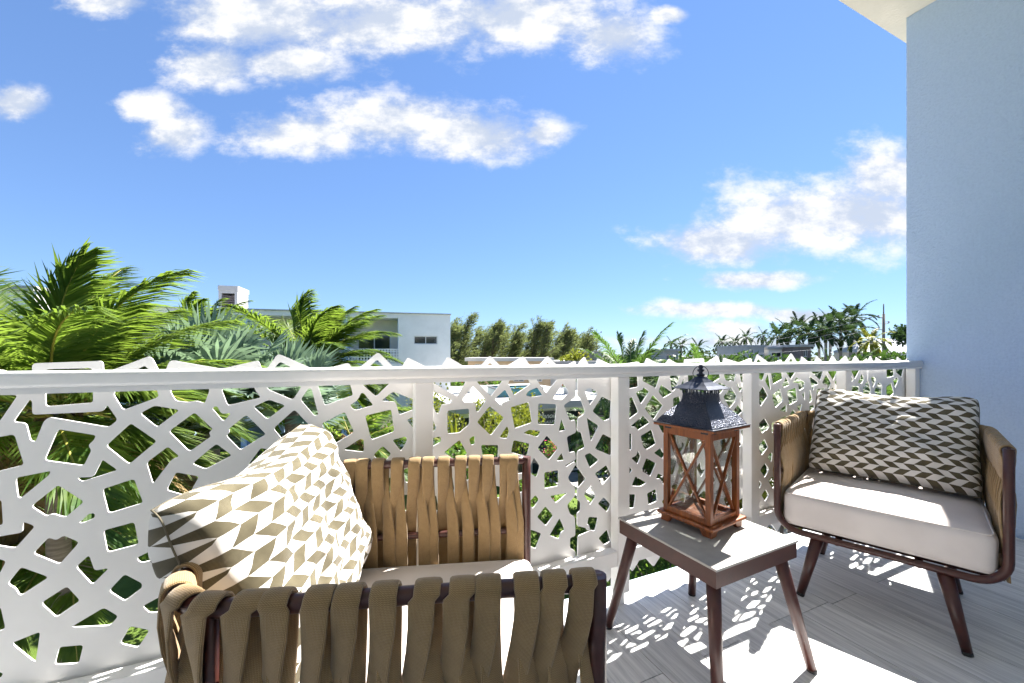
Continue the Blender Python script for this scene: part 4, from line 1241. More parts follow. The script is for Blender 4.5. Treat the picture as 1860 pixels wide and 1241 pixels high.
# ------------------------------------------------------------------ casuarinas
def casuarina(label, px, ytop, dep, seed, wid=4.4):
    rn = random.Random(seed)
    top_ = Wd(px, ytop, dep); base = Vector((top_.x, top_.y, GZ)) - WIND*1.6
    H = top_.z - GZ; lean_ = rn.uniform(.8, 2.4); lf_ = rn.uniform(.34, .52)
    t = empty('casuarina_tree', base, label=label, cat='tree', group='row of casuarina trees behind the low roofs')
    m = MB(); path = [base + UP*H*u*.96 + WIND*(lean_*u**2.0) + Vector((math.sin(u*5+seed), math.cos(u*4+seed), 0))*.15 for u in [k/10 for k in range(11)]]
    m.tube(path, lambda u: 0.22*(1-u)+0.02, 8)
    build(m, 'trunk', ['tree_bark'], t, base)
    ml = MB(); mc = MB()
    for i in range(58):
        u = rn.uniform(.10, .97); f = u*10; k = min(9, int(f)); p0 = path[k].lerp(path[k+1], f-k)
        az = rn.uniform(0, 6.28); l = (H*lf_*(1.0-u)+1.0)*rn.uniform(.4, 1.4)
        d = (Vector((math.cos(az), math.sin(az), 0))*rn.uniform(.35, .9) + UP*rn.uniform(.35, 1.1) + WIND*.30).normalized()
        pts = [p0]
        for s_ in range(6):
            d = (d + WIND*.12 + UP*rn.uniform(-.02, .10)).normalized(); pts.append(pts[-1] + d*l/6)
        ml.tube(pts, lambda q: 0.045*(1-q)+0.006, 4)
        for s_ in range(1, 7):
            sp = .30*(1.25-s_/7)
            for _ in range(13):
                c = pts[s_-1].lerp(pts[s_], rn.random()) + Vector((rn.gauss(0, sp), rn.gauss(0, sp), rn.gauss(0, sp)))
                nd = (WIND*rn.uniform(.35, .9) + Vector((rn.gauss(0, .3), rn.gauss(0, .3), rn.uniform(.0, .95)))).normalized()
                ln = rn.uniform(.30, .62); wv = nd.cross(Vector((rn.gauss(0, 1), rn.gauss(0, 1), rn.gauss(0, 1)))).normalized()*rn.uniform(.018, .042)
                i0 = mc.add([c - wv*.6, c + wv*.6, c + nd*ln*.6 + wv, c + nd*ln*.6 - wv, c + nd*ln - UP*.05])
                mc.face((i0, i0+1, i0+2, i0+3)); mc.face((i0+3, i0+2, i0+4))
    build(ml, 'limbs', ['tree_bark'], t, base); build(mc, 'crown', ['casuarina_needle'], t, base)
ords = ['first', 'second', 'third', 'fourth', 'fifth', 'sixth', 'seventh', 'eighth', 'ninth', 'tenth', 'eleventh']
for i, (px, yt, dep) in enumerate(((828, 586, 50), (851, 570, 52), (889, 590, 54), (908, 580, 52), (943, 588, 55), (984, 577, 54), (1003, 582, 53), (1036, 597, 55), (1066, 603, 56))):
    casuarina('%s feathery casuarina tree from the white building, leaning right' % ords[i], px, yt, dep, 60+i)

for i, (px, yt, dep) in enumerate(((838, 592, 60), (868, 594, 61), (893, 598, 60), (920, 596, 62), (947, 603, 61), (972, 598, 60), (996, 600, 62), (1020, 604, 61), (1042, 608, 60), (1062, 612, 62))):
    casuarina('%s casuarina tree of the back row, from the white building' % ords[i], px, yt, dep, 160+i)
# ------------------------------------------------------------------ shrubs
def shrub(name, label, c, rx, rz_, n, leaf, seed, ls=0.11, flowers=0, fl='petal_pink', group='shrubs in the garden beds', cat='shrub'):
    rn = random.Random(seed); base = Vector((c.x, c.y, GZ))
    t = empty(name, base, label=label, cat=cat, group=group)
    m = MB()
    for k in range(7):
        a = rn.uniform(0, 6.28); e = base + Vector((math.cos(a)*rx*.6, math.sin(a)*rx*.6, (c.z-GZ)+rz_*.3))
        m.tube([base, base.lerp(e, .5) + UP*.15, e], [.04, .028, .01], 5)
    build(m, 'stems', ['tree_bark'], t, base)
    m = MB(); lob = [(Vector((rn.gauss(0, .42)*rx, rn.gauss(0, .42)*rx, rn.uniform(-.5, .6)*rz_)), rn.uniform(.35, .6)) for _ in range(9)]
    mf = MB()
    hgt = c.z - GZ
    for i in range(n):
        lc, lr = rn.choice(lob)
        v = Vector((rn.gauss(0, 1), rn.gauss(0, 1), rn.gauss(0, 1))).normalized()*(rn.random()**.4)
        p = c + lc + Vector((v.x*rx*lr, v.y*rx*lr, v.z*rz_*lr))
        if p.z < GZ + .05: p.z = GZ + .05 + rn.random()*.3
        d = (v*.8 + Vector((rn.gauss(0, .5), rn.gauss(0, .5), rn.gauss(0, .5)+.3))).normalized(); s = ls*rn.uniform(.6, 1.3)
        w_ = d.cross(Vector((rn.gauss(0, 1), rn.gauss(0, 1), rn.gauss(0, 1)))).normalized()*s*.36
        i0 = m.add([p, p + d*s*.45 + w_, p + d*s, p + d*s*.45 - w_]); m.face((i0, i0+1, i0+2, i0+3))
        if flowers and rn.random() < flowers and v.z > -.2:
            q = c + lc + v*1.04*Vector((rx*lr, rx*lr, rz_*lr)).length*.6
            q = p + v*.06
            for k in range(5):
                a = k*1.2566; e = Vector((math.cos(a), math.sin(a), .3)).normalized()*s*.7; e2 = Vector((math.cos(a+.6), math.sin(a+.6), .3)).normalized()*s*.7
                i1 = mf.add([q, q + e, q + (e+e2)*.62, q + e2]); mf.face((i1, i1+1, i1+2, i1+3))
    build(m, 'foliage', [leaf], t, base)
    if mf.v: build(mf, 'blossom', [fl], t, base)
    return t
SH = [
 ('broad yellow-leaved croton bush left of the gallery sign', 905, 775, 14.0, 1.3, 1.3, 4200, 'shrub_yellow', .10, 0),
 ('yellow-leaved croton bush touching the gallery sign', 944, 775, 15.5, 0.55, 1.2, 900, 'shrub_yellow', .13, 0),
 ('dense green bush behind the far arm of the foreground armchair', 890, 850, 12.5, 1.4, 1.0, 1800, 'shrub_green', .10, 0),
 ('green bush left of the first railing post', 690, 815, 12.0, 1.1, 1.2, 1500, 'shrub_green', .10, .02),
 ('green bush with yellow tops behind the first railing post', 790, 760, 15.0, 1.5, 1.5, 1800, 'shrub_yellow', .12, .004),
 ('low green bush with purple shadows behind the chair rail', 810, 840, 11.5, 1.0, .9, 1200, 'shrub_green', .10, .006),
 ('bush of bright pink blossom in front of the gallery door', 1000, 830, 17.5, .75, .75, 900, 'shrub_green', .10, .16),
 ('green bush below the pink blossom', 985, 890, 14.5, 1.0, .85, 1200, 'shrub_green', .10, .01),
 ('round green bush low down beside the panel joint', 1000, 960, 12.0, 1.0, .9, 1200, 'shrub_green', .09, 0),
 ('dark bush low behind the third railing post', 1080, 990, 11.0, .9, .8, 1100, 'shrub_dark', .09, 0),
 ('dark hedge bush behind the left of the lantern', 1160, 850, 13.5, 1.4, 1.4, 1500, 'shrub_dark', .11, .004),
 ('green bush behind the lantern glass', 1240, 880, 12.0, 1.2, 1.2, 1400, 'shrub_green', .10, 0),
 ('yellow croton bush low behind the lantern glass', 1265, 930, 10.5, .85, .75, 1200, 'shrub_yellow', .12, 0),
 ('yellow croton bush low behind the fourth railing post', 1345, 920, 10.5, .9, .8, 1200, 'shrub_yellow', .12, 0),
 ('yellow croton bush behind the left arm of the right armchair', 1410, 905, 10.5, 1.0, .9, 1200, 'shrub_yellow', .12, 0),
 ('dark bush behind the right armchair', 1500, 800, 12.5, 1.5, 1.4, 1400, 'shrub_dark', .11, 0),
 ('dark bush beside the blue wall corner', 1610, 790, 13.0, 1.5, 1.4, 1200, 'shrub_dark', .11, 0),
 ('green bush under the near coconut palm', 330, 990, 9.5, 1.0, .7, 900, 'shrub_green', .11, 0),
 ('green bush behind the middle of the left panel', 470, 880, 12.0, 1.2, 1.0, 1300, 'shrub_green', .12, 0),
 ('dark bush by the trunk seen above the chair rail', 585, 850, 11.0, 1.2, 1.1, 1300, 'shrub_dark', .12, .006),
 ('dark hedge bush at the foot of the white building', 200, 760, 13.0, 2.2, 2.0, 1800, 'shrub_dark', .14, 0),
 ('green hedge bush at the far left behind the palms', 20, 780, 14.0, 1.8, 1.5, 1500, 'shrub_green', .14, 0),
 ('green bush low at the slab edge under the side table', 1205, 1045, 9.5, 1.1, .8, 1200, 'shrub_green', .09, 0),
 ('low ground-cover bush behind the near arm of the foreground chair', 900, 1000, 11.0, 1.3, .8, 1300, 'shrub_green', .09, 0),
]
for i, (lb, px, py, dep, rx, rz_, n, lf, ls, fl) in enumerate(SH):
    shrub('garden_shrub', lb, Wd(px, py, dep), rx, rz_, n, lf, 500+i, ls, fl)
for k, (px_, py_, dp_) in enumerate(((1125, 690, 27), (1185, 684, 30), (1250, 680, 28), (1310, 682, 30), (1370, 680, 29), (1430, 676, 30), (1490, 678, 28), (1550, 676, 30), (1610, 678, 28))):
    shrub('thicket_tree', '%s leafy tree of the thicket behind the right half of the railing, from the left' % ords[k], Wd(px_, py_, dp_), 2.0, 1.5, 1300, 'shrub_dark', 800+k, .26, 0, group='thicket behind the right railing', cat='tree')
for k, (px_, py_, dp_) in enumerate(((1150, 800, 16), (1210, 820, 14.5), (1290, 830, 14), (1360, 820, 13.5), (1450, 830, 12.5), (1550, 830, 12), (1130, 870, 14))):
    shrub('thicket_bush', '%s dark bush under the feather palms, from the left' % ords[k], Wd(px_, py_, dp_), 1.3, 1.1, 1200, 'shrub_dark', 830+k, .14, 0, group='dark bushes under the feather palms')
for k in range(3):
    shrub('hedge_bush', ['clipped bush on the left of the hedge behind the low white roof', 'clipped bush in the middle of the hedge behind the low white roof', 'clipped bush on the right of the hedge behind the low white roof'][k], Wd(835+28*k, 690, 34+1.2*k), 1.5, 1.2, 700, 'shrub_green', 620+k, .22, 0, group='hedge behind the gallery roof')
shrub('skyline_tree', 'bright yellow-green tree top beside the small utility pole', Wd(1045, 650, 44), 1.8, 1.0, 900, 'shrub_yellow', 640, .25, 0, group=None, cat='tree')
shrub('skyline_tree', 'dark broadleaf tree cut by the edge of the blue wall', Wd(1643, 612, 50), 1.6, 1.7, 900, 'royal_leaf', 641, .35, 0, group=None, cat='tree')
# agave
ag = Wd(828, 790, 13.0); base = Vector((ag.x, ag.y, GZ))
t = empty('agave_plant', base, label='spiky yellow-striped agave among the green bushes', cat='plant')
rn = random.Random(4)
for k in range(26):
    a = rn.uniform(0, 6.28); el = R(rn.uniform(28, 86)); d = Vector((math.cos(a)*math.cos(el), math.sin(a)*math.cos(el), math.sin(el))); l = rn.uniform(.8, 1.25)
    wv = d.cross(UP).normalized()*.06; nn = wv.cross(d).normalized()*.02
    q = Vector((ag.x, ag.y, ag.z - .5)); m = MB()
    i0 = m.add([q - wv*.6, q + wv*.6, q + d*l*.5 + wv - nn, q + d*l*.5 - wv - nn, q + d*l, q + d*l*.5 + nn*2])
    m.face((i0, i0+1, i0+2, i0+5), 0); m.face((i0, i0+5, i0+3), 0); m.face((i0+5, i0+2, i0+4), 0); m.face((i0+3, i0+5, i0+4), 0)
    build(m, 'blade', ['shrub_yellow'], t, base)
m = MB(); m.tube([base, Vector((ag.x, ag.y, ag.z-.48))], [.12, .10], 8); build(m, 'stem', ['tree_bark'], t, base)

# ------------------------------------------------------------------ the white apartment building on the left
bc = Wd(818, 571, 29.5); bl = Wd(310, 558, 25.1)
e = (bc - bl); e.z = 0; e.normalize()
bld = empty('apartment_building', (bc.x, bc.y, GZ), math.atan2(e.y, e.x), label='white flat-roofed apartment building with recessed balconies on the left', cat='building')
def Z(h): return h - GZ
ROOF = 4.08
def wall_open(m, x0, x1, z0, z1, y0, y1, ops, mat=0):
    xs_ = sorted(set([x0, x1] + [o[0] for o in ops] + [o[1] for o in ops])); zs_ = sorted(set([z0, z1] + [o[2] for o in ops] + [o[3] for o in ops]))
    for a, b in zip(xs_, xs_[1:]):
        for c, d in zip(zs_, zs_[1:]):
            cx, cz = (a+b)/2, (c+d)/2
            if any(o[0] < cx < o[1] and o[2] < cz < o[3] for o in ops): continue
            m.box((a, y0, c), (b, y1, d), mat)
def window(par, x0, x1, z0, z1, y, mull=1, fr=0.06, name='window'):
    m = MB(); m.box((x0, y, z0), (x1, y+.02, z1)); o = build(m, name, ['window_glass'], par)
    m = MB()
    m.box((x0, y-.05, z0), (x1, y-.003, z0+fr)); m.box((x0, y-.05, z1-fr), (x1, y-.003, z1)); m.box((x0, y-.05, z0+fr), (x0+fr, y-.003, z1-fr)); m.box((x1-fr, y-.05, z0+fr), (x1, y-.003, z1-fr))
    for k in range(mull):
        xm = x0 + (x1-x0)*(k+1)/(mull+1); m.box((xm-fr/2, y-.048, z0+fr), (xm+fr/2, y-.003, z1-fr))
    build(m, 'frame', ['alu_frame'], o)
m = MB()
W1 = Z(1.85), Z(2.45)
wall_open(m, -3.75, 0, 0, Z(ROOF), 0, .25, [(-2.65, -0.95, W1[0], W1[1]), (-2.65, -0.95, W1[0]-3.55, W1[1]-3.55)])
m.box((-3.75, .25, 0), (-3.50, 9, Z(ROOF))); m.box((-.25, .25, 0), (0, 9, Z(ROOF))); m.box((-3.5, 8.8, 0), (-.25, 9, Z(ROOF))); m.box((-3.5, .25, Z(ROOF)-.25), (-.25, 8.8, Z(ROOF)-.02))
build(m, 'end_block', ['stucco_white'], bld)
for dz_ in (0, -3.55): window(bld, -2.65, -0.95, W1[0]+dz_, W1[1]+dz_, .14, 1)
fins = [-3.75, -7.4, -13.6, -20.4, -27.0]
m = MB(); m.box((-27, -.02, Z(ROOF)-.36), (-3.752, 9, Z(ROOF)-.03)); build(m, 'roof', ['stucco_white'], bld)
m = MB(); m.box((-27, -.12, Z(ROOF)-.028), (.05, 9.05, Z(ROOF)+.05)); build(m, 'coping', ['roof_white'], bld)
for lv in (0, 1):
    f0 = Z(0.45) - 3.55*lv; c0 = f0 + 3.24
    m = MB(); m.box((-27, .0, f0-.30), (-3.753, 8.9, f0)); build(m, 'floor_slab', ['stucco_white'], bld)
    for a, b in zip(fins[1:], fins):
        wdt = b - a
        m = MB()
        dx0, dx1 = (b-3.0, b-.62) if wdt < 4 else (b-wdt*.62, b-wdt*.18)
        wall_open(m, a+.18, b-.003 if b == -3.75 else b-.18, f0, c0, 1.9, 2.1, [(dx0, dx1, f0+.03, f0+2.25)]); build(m, 'bay_wall', ['bay_beige'], bld)
        window(bld, dx0, dx1, f0+.03, f0+2.25, 1.99, 1, .07, 'sliding_door')
        # lattice balustrade: bars both ways between two rails
        m = MB(); y0 = .03
        xa, xb = a+.19, (b-.004 if b == -3.75 else b-.19)
        m.box((xa, y0, f0+.05), (xb, y0+.04, f0+.12)); m.box((xa, y0, f0+.98), (xb, y0+.04, f0+1.05))
        nx = max(4, int((xb-xa)/.2))
        for k in range(nx):
            x = xa + (xb-xa)*(k+.5)/nx
            m.box((x-.035, y0+.003, f0+.121), (x+.035, y0+.035, f0+.979))
        for k in range(4):
            zc = f0+.12 + .86*(k+.5)/4; m.box((xa, y0+.0055, zc-.035), (xb, y0+.0325, zc+.035))
        build(m, 'balustrade', ['white_paint'], bld)
for f in fins[1:]:
    m = MB(); m.box((f-.18, .0, 0), (f+.18, 8.9, Z(ROOF)-.362)); build(m, 'fin_wall', ['fin_blue'], bld)
m = MB(); m.box((-3.80, .26, 0), (-3.755, 1.89, Z(ROOF)-.362)); build(m, 'fin_wall', ['fin_blue'], bld)
# stair tower and roof rail
def on_facade(px, yoff):
    # local x on this building (at local y offset) that projects to pixel column px
    for k in range(4000):
        x = -k*.01
        q = Vector((bc.x, bc.y, 0)) + e*x + Vector((-e.y, e.x, 0))*yoff
        f = q.dot(FWD); r = q.dot(RGT)
        if 930 + FOC*r/f <= px: return x, f
    return -27, 25
xt1, ft = on_facade(432, 4.0); xt0, _ = on_facade(397, 4.0)
zt = Z(EYE + ft*(HZ-520)/FOC)
m = MB(); wall_open(m, xt0, xt1, Z(ROOF)+.05, zt-.35, 4.0, 4.15, [(xt0+.2, xt1-.2, Z(ROOF)+.2, zt-.55)]); m.box((xt0, 4.15, Z(ROOF)+.05), (xt0+.15, 6, zt-.35)); m.box((xt1-.15, 4.15, Z(ROOF)+.05), (xt1, 6, zt-.35)); m.box((xt0-.03, 3.95, zt-.35), (xt1+.03, 6.05, zt)); m.box((xt0, 5.85, Z(ROOF)+.05), (xt1, 6, zt-.35))
tw_ = build(m, 'roof_tower', ['stucco_grey'], bld)
for k in range(9):
    z = Z(ROOF)+.25+k*.1*(zt-Z(ROOF)-.9)/.9
    if z < zt-.6:
        m = MB(); m.box((xt0+.2, 4.02, z), (xt1-.2, 4.10, z+.05)); build(m, 'louvre', ['louvre_brown'], tw_)
xr0, fr_ = on_facade(338, 2.5); xr1, _ = on_facade(372, 2.5)
m = MB(); zr = Z(ROOF)+.05
m.box((xr0, 2.5, zr+.42), (xr1, 2.56, zr+.48))
for k in range(12):
    x = xr0 + (xr1-xr0)*k/11; m.box((x-.02, 2.505, zr), (x+.02, 2.555, zr+.419))
build(m, 'roof_rail', ['unit_grey'], bld)
# nearer wing at the far left
wl = Wd(62, 545, 20.0)
wing = empty('apartment_wing', (wl.x, wl.y, GZ), math.atan2(e.y, e.x)-R(6), label='white building wing glimpsed behind the palms at the left edge', cat='building')
m = MB(); wall_open(m, -14, 0, 0, Z(4.3), 0, .25, [(-3.6, -1.2, Z(.9), Z(2.7)), (-8.6, -5.2, Z(.9), Z(2.7)), (-8.6, -5.2, Z(-2.8), Z(-.8)), (-3.6, -1.2, Z(-2.8), Z(-.8))]); m.box((-14, .25, 0), (-13.75, 3.5, Z(4.3))); m.box((-.25, .25, 0), (0, 3.5, Z(4.3))); m.box((-13.75, 3.3, 0), (-.25, 3.5, Z(4.3)))
build(m, 'wall', ['stucco_white'], wing)
m = MB(); m.box((-14.1, -.15, Z(4.3)), (.1, 3.6, Z(4.55))); build(m, 'roof', ['roof_white'], wing)
for (a, b) in ((-3.6, -1.2), (-8.6, -5.2)):
    for (c, d) in ((.9, 2.7), (-2.8, -.8)): window(wing, a, b, Z(c), Z(d), .14, 1)

# ------------------------------------------------------------------ the art gallery
RH = -1.56
gal = empty('art_gallery', (5.4, 19.3, GZ), 0, label='low white gallery with dark shopfront glass and a flat roof', cat='building')
m = MB(); m.box((0, -.5, Z(RH)-.28), (11, 13.5, Z(RH)-.03)); build(m, 'roof', ['roof_white'], gal)
m = MB(); m.box((-.06, -.58, Z(RH)-.30), (11.06, -.504, Z(RH)+.06)); m.box((-.08, -.5, Z(RH)-.3), (-.004, 13.5, Z(RH)+.06)); build(m, 'fascia', ['roof_white'], gal)
m = MB(); m.box((0, 1.2, 0), (.3, 13, Z(RH)-.285)); m.box((10.7, 1.2, 0), (11, 13, Z(RH)-.285)); m.box((.3, 12.7, 0), (10.7, 13, Z(RH)-.285)); m.box((.3, 0, Z(RH)-.60), (10.7, .3, Z(RH)-.285)); build(m, 'wall', ['stucco_white'], gal)
for k in range(5):
    xa = .1 + k*2.14; m = MB(); m.box((xa, .05, .08), (xa+2.10, .09, Z(RH)-.61)); pn = build(m, 'shop_window', ['window_glass'], gal)
    m = MB(); m.box((xa-.035, -.01, 0), (xa+.03, .13, Z(RH)-.605)); build(m, 'mullion', ['alu_frame'], pn)
m = MB(); m.box((0, -.02, 0), (10.8, .14, .079)); build(m, 'sill', ['stucco_grey'], gal)
def lettering(body, size, mat, loc, par, shear=0.0, thin=0.012, spacing=1.0):
    cu = bpy.data.curves.new('lettering', 'FONT'); cu.body = body; cu.size = size; cu.extrude = thin; cu.shear = shear; cu.align_x = 'CENTER'; cu.space_character = spacing
    ob = bpy.data.objects.new('tmp_text', cu); COL.objects.link(ob)
    dg = bpy.context.evaluated_depsgraph_get(); dg.update()
    me = bpy.data.meshes.new_from_object(ob.evaluated_get(dg)); bpy.data.objects.remove(ob)
    me.materials.clear(); me.materials.append(MATS[mat])
    o = link('lettering', me, par, loc, (R(90), 0, 0)); return o
sg = Wy(992, 757, 19.25); sx = sg.x - 5.4
m = MB(); m.box((sx-.85, -.06, Z(sg.z)-.45), (sx+.85, .03, Z(sg.z)+.30)); sb = build(m, 'sign_board', ['dark_metal'], gal)
lettering("Manoir", .40, 'sign_white', (sx+.05, -.074, Z(sg.z)-.08), sb, 0.35)
lettering("ART GALLERY", .19, 'sign_white', (sx+.05, -.074, Z(sg.z)-.36), sb, 0, .01, 1.15)
# plunge pool on the gallery roof
pp = Wh(935, 702, RH+.55); pl = empty('plunge_pool', (pp.x, pp.y, RH-.028), R(-8), label='small raised plunge pool with dark rim on the gallery roof', cat='pool')
for k, (a, b) in enumerate((((-1.6, -1.1), (1.6, -.95)), ((-1.6, .95), (1.6, 1.1)), ((-1.6, -.949), (-1.45, .949)), ((1.45, -.949), (1.6, .949)))):
    m = MB(); m.box((a[0], a[1], 0), (b[0], b[1], .5)); build(m, 'pool_wall', ['pool_tile'], pl)
    m = MB(); m.box((a[0]-.03, a[1]-.03, .502), (b[0]+.03, b[1]+.03, .56 + .0015*k)); build(m, 'rim', ['dark_metal'], pl)
m = MB(); m.box((-1.449, -.949, .0), (1.449, .949, .46)); build(m, 'water', ['pool_water'], pl)
# planters with flowers on the roof
for k, (px, dep, fl, lb) in enumerate(((1030, 27, 'petal_pink', 'pink flowering pot plant on the gallery roof, right of the pool'), (850, 27.5, 'petal_red', 'red flowering pot plant on the gallery roof, left of the pool'))):
    q = Wd(px, 0, dep); q.z = RH - .028
    t = empty('roof_planter', q, label=lb, cat='plant', group='pot plants on the gallery roof')
    m = MB(); m.lathe([(.22, 0), (.30, .42), (.32, .45), (.27, .45), (.25, .40)], 16); build(m, 'pot', ['stucco_white'], t)
    rn = random.Random(70+k); m = MB(); mf = MB()
    for i in range(420):
        v = Vector((rn.gauss(0, 1), rn.gauss(0, 1), rn.gauss(0, 1))).normalized()*rn.random()**.4; p = Vector((v.x*.55, v.y*.55, .95+v.z*.5)); d = (v+UP*.4).normalized()*.16; wv = d.cross(Vector((rn.gauss(0, 1), rn.gauss(0, 1), 1))).normalized()*.05
        i0 = m.add([p, p+d*.5+wv, p+d, p+d*.5-wv]); m.face((i0, i0+1, i0+2, i0+3))
        if rn.random() < .10:
            q2 = p + v*.05; i0 = mf.add([q2+Vector((-.06, 0, -.05)), q2+Vector((.06, .02, -.05)), q2+Vector((.05, 0, .06)), q2+Vector((-.05, -.02, .06))]); mf.face((i0, i0+1, i0+2, i0+3))
    m.tube([(0, 0, .38), (0, 0, .8)], [.03, .02], 6); build(m, 'foliage', ['shrub_green'], t); build(mf, 'blossom', [fl], t)

# ------------------------------------------------------------------ other roofs and houses
def house(label, px0, px1, ytop, dep, depth, wallm, rz=0.0, rooft=.35, over=.3, wins=(), name='flat_roof_house', fascia='roof_white', group='low houses beyond the garden'):
    a = Wd(px0, ytop, dep); b = Wd(px1, ytop, dep)
    wd = (b-a).length; h = a.z - GZ
    t = empty(name, (a.x, a.y, GZ), -YAW + rz, label=label, cat='house', group=group)
    m = MB(); wall_open(m, 0, wd, 0, h-rooft, 0, .25, [(u0*wd, u1*wd, z0*h, z1*h) for u0, u1, z0, z1 in wins]); m.box((0, .25, 0), (.25, depth, h-rooft)); m.box((wd-.25, .25, 0), (wd, depth, h-rooft)); m.box((.25, depth-.25, 0), (wd-.25, depth, h-rooft))
    build(m, 'wall', [wallm], t)
    m = MB(); m.box((-over, -over, h-rooft+.002), (wd+over, depth+over, h)); build(m, 'roof', [fascia], t)
    for u0, u1, z0, z1 in wins: window(t, u0*wd, u1*wd, z0*h, z1*h, .12, 1, .08)
    return t, wd, h
house('low cream house with a long white roof edge below the casuarinas', 850, 1000, 650, 40, 7, 'wall_tan', wins=((.08, .2, .62, .9), (.55, .68, .62, .9), (.8, .9, .62, .9)))
t, wd, h = house('pale flat-roofed house carrying air conditioning units', 1000, 1100, 656, 43, 8, 'stucco_white', wins=((.2, .35, .6, .85), (.6, .75, .6, .85)))
for k, u in enumerate((.62, .76, .9)):
    x = u*wd; g = empty('air_conditioner', t.matrix_world @ Vector((0, 0, 0)), 0, label='grey air conditioning unit on the pale roof, %s of three' % ['leftmost', 'middle one', 'rightmost'][k], cat='air conditioner', group='air conditioners on the pale roof')
    q = Vector((t.location.x, t.location.y, 0)) + RGT*x + FWD*2.0; g.location = (q.x, q.y, GZ+h+.002); g.rotation_euler = (0, 0, -YAW)
    m = MB(); m.box((-.55, -.4, 0), (.55, .4, 1.05)); bevel(build(m, 'casing', ['unit_grey' if k < 2 else 'dark_metal'], g), .03)
    m = MB()
    for j in range(8): m.box((-.5, -.425, .08+j*.115), (.5, -.401, .14+j*.115))
    build(m, 'grille', ['dark_metal' if k < 2 else 'unit_grey'], g)
house('grey louvred house left of the royal palms', 1357, 1388, 627, 62, 9, 'stucco_grey', wins=((.2, .4, .72, .92),), fascia='unit_grey', over=.1)
house('long white house with a dark window band in front of the royal palms', 1396, 1452, 631, 62, 9, 'stucco_white', wins=((.1, .42, .8, .9), (.52, .9, .8, .9)))
house('brown tower house with white frame beside the white house', 1454, 1473, 626, 58, 8, 'louvre_brown', wins=((.3, .7, .78, .9),), over=.35)
house('grey house glimpsed behind the upright feather palm', 1205, 1232, 634, 70, 8, 'stucco_grey', wins=((.2, .45, .75, .9),))
# hip-roofed house at the right
a = Wd(1600, 640, 55); b = Wd(1700, 640, 55); wd = (b-a).length; hh = a.z-GZ
t = empty('hip_roof_house', (a.x, a.y, GZ), -YAW, label='house with a pale ribbed metal hip roof beside the blue wall', cat='house')
m = MB(); wall_open(m, 0, wd, 0, hh, 0, .25, [(.1*wd, .25*wd, hh*.55, hh*.85), (.5*wd, .65*wd, hh*.55, hh*.85)]); m.box((0, .25, 0), (.25, 8, hh)); m.box((wd-.25, .25, 0), (wd, 8, hh)); m.box((.25, 7.75, 0), (wd-.25, 8, hh)); build(m, 'wall', ['stucco_white'], t)
for u0, u1 in ((.1, .25), (.5, .65)): window(t, u0*wd, u1*wd, hh*.55, hh*.85, .12)
m = MB(); rh = 2.1; i0 = m.add([(-.5, -.5, hh), (wd+.5, -.5, hh), (wd+.5, 8.5, hh), (-.5, 8.5, hh), (2.4, 4, hh+rh), (wd-2.4, 4, hh+rh)])
for f in ((0, 1, 5, 4), (1, 2, 5), (2, 3, 4, 5), (3, 0, 4), (3, 2, 1, 0)): m.face([i0+k for k in f])
rf = build(m, 'roof', ['metal_roof'], t)
for k in range(20):
    x = -.3 + (wd+.6)*k/19; u = min(1, (x+.5)/2.9, (wd+.5-x)/2.9); u = max(.05, u)
    m = MB(); m.bar((x, -.5, hh+.03), (x, -.5+4.5*u, hh+rh*u+.03), .05, .05); build(m, 'rib', ['metal_roof'], rf)

# ------------------------------------------------------------------ utility poles and wires
def pole(label, px, ytop, dep, arms, slim=.14):
    q = Wd(px, ytop, dep); base = Vector((q.x, q.y, GZ))
    t = empty('utility_pole', base, label=label, cat='pole', group='utility poles')
    m = MB(); m.tube([base, q - UP*1.2], [slim*1.3, slim], 10); m.tube([q - UP*1.2, q], [slim*.5, slim*.4], 8); build(m, 'shaft', ['pole_wood'], t, base)
    tips = []
    for k, (dzz, l, sg) in enumerate(arms):
        p0 = q - UP*dzz; p1 = p0 + RGT*l*sg + UP*.15
        m = MB(); m.tube([p0, p1], .05, 6); ar = build(m, 'cross_arm', ['wire_grey'], t, base)
        m = MB(); m.lathe([(.06, 0), (.10, .04), (.06, .10), (.10, .14), (.05, .24)], 10, 0, p1); build(m, 'insulator', ['stucco_grey'], ar, base)
        tips.append(p1 + UP*.2)
    return tips
ta = pole('tall utility pole near the blue wall', 1605, 552, 46, [(1.7, .6, -1), (2.4, .6, 1), (3.1, .6, -1), (4.8, .9, 1)])
tb = pole('thin utility pole beside the casuarina trees', 1084, 598, 62, [(.7, .7, 1), (1.3, .8, -1), (2.2, .8, 1)], .10)
far = [Wd(1180, 634, 74), Wd(1190, 640, 70), Wd(1185, 640, 70), Wd(1150, 646, 60)]
names = ['highest', 'second highest', 'third highest', 'lowest']
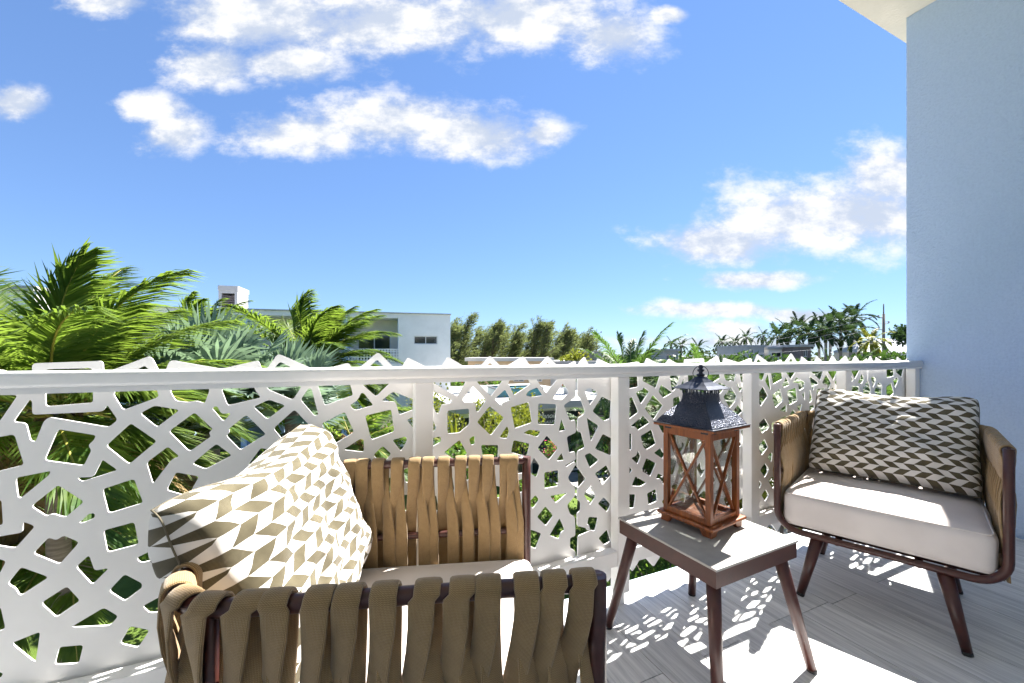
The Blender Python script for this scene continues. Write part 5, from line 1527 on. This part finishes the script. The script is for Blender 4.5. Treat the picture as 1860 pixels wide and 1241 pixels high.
for k in range(4):
    a, b = ta[k], [Wd(1330, 618, 75), Wd(1330, 624, 75), Wd(1330, 634, 75), Wd(1230, 632, 60)][k]
    b = a.lerp(b, 1.6); m = MB()
    m.tube([a.lerp(b, u) - UP*(1.2*4*u*(1-u)) for u in [j/24 for j in range(25)]], .022, 5)
    o = build(m, 'power_line', ['wire_grey'], label='%s power line running left from the tall pole' % names[k], cat='wire', group='power lines')

# far wood on the skyline: one mass
rn = random.Random(99); m = MB()
for i in range(9000):
    px = rn.uniform(-900, 2900); dep = rn.uniform(95, 190)
    yt = 641 + 5*math.sin(px*.013) + 3*math.sin(px*.05+1)
    q = Wd(px, 0, dep); zt_ = EYE + dep*(HZ-(yt-rn.random()**2*2))/FOC
    q.z = zt_ - rn.random()**1.5*6.0
    s = rn.uniform(.5, 1.3); d = Vector((rn.gauss(0, 1), rn.gauss(0, 1), rn.gauss(0, .7))).normalized()*s; wv = d.cross(Vector((rn.gauss(0, 1), rn.gauss(0, 1), rn.gauss(0, 1)))).normalized()*s*.6
    i0 = m.add([q-d*.5, q+wv, q+d*.5, q-wv]); m.face((i0, i0+1, i0+2, i0+3))
build(m, 'far_wood', ['far_wood_leaf'], label='distant belt of trees along the horizon', kind='stuff')

# ------------------------------------------------------------------ sun lounger on the lawn
q = Wh(245, 1222, GZ+.3)
lo = empty('sun_lounger', (q.x, q.y, GZ), R(-30), label='striped navy and white sun lounger on the lawn', cat='sun lounger')
m = MB(); m.box((-.95, -.33, .24), (.95, -.28, .29)); m.box((-.95, .28, .24), (.95, .33, .29)); build(m, 'frame', ['alu_frame'], lo)
for sx in (-.8, .75):
    for sy in (-.305, .305):
        m = MB(); m.tube([(sx, sy, 0), (sx, sy, .239)], .022, 8); build(m, 'leg', ['alu_frame'], lo)
for k in range(9):
    m = MB(); x = -.93 + k*.145; m.box((x, -.31, .292), (x+.143, .31, .34)); build(m, 'cushion_stripe', ['stripe_navy' if k % 2 else 'stripe_white'], lo)
for k in range(4):
    m = MB(); c = Vector((.38, 0, .292)); Mr = Matrix.Translation(c) @ Matrix.Rotation(R(-38), 4, 'Y'); m.box((k*.16, -.31, 0), (k*.16+.158, .31, .05), 0, Mr); build(m, 'cushion_stripe', ['stripe_navy' if k % 2 == 0 else 'stripe_white'], lo)
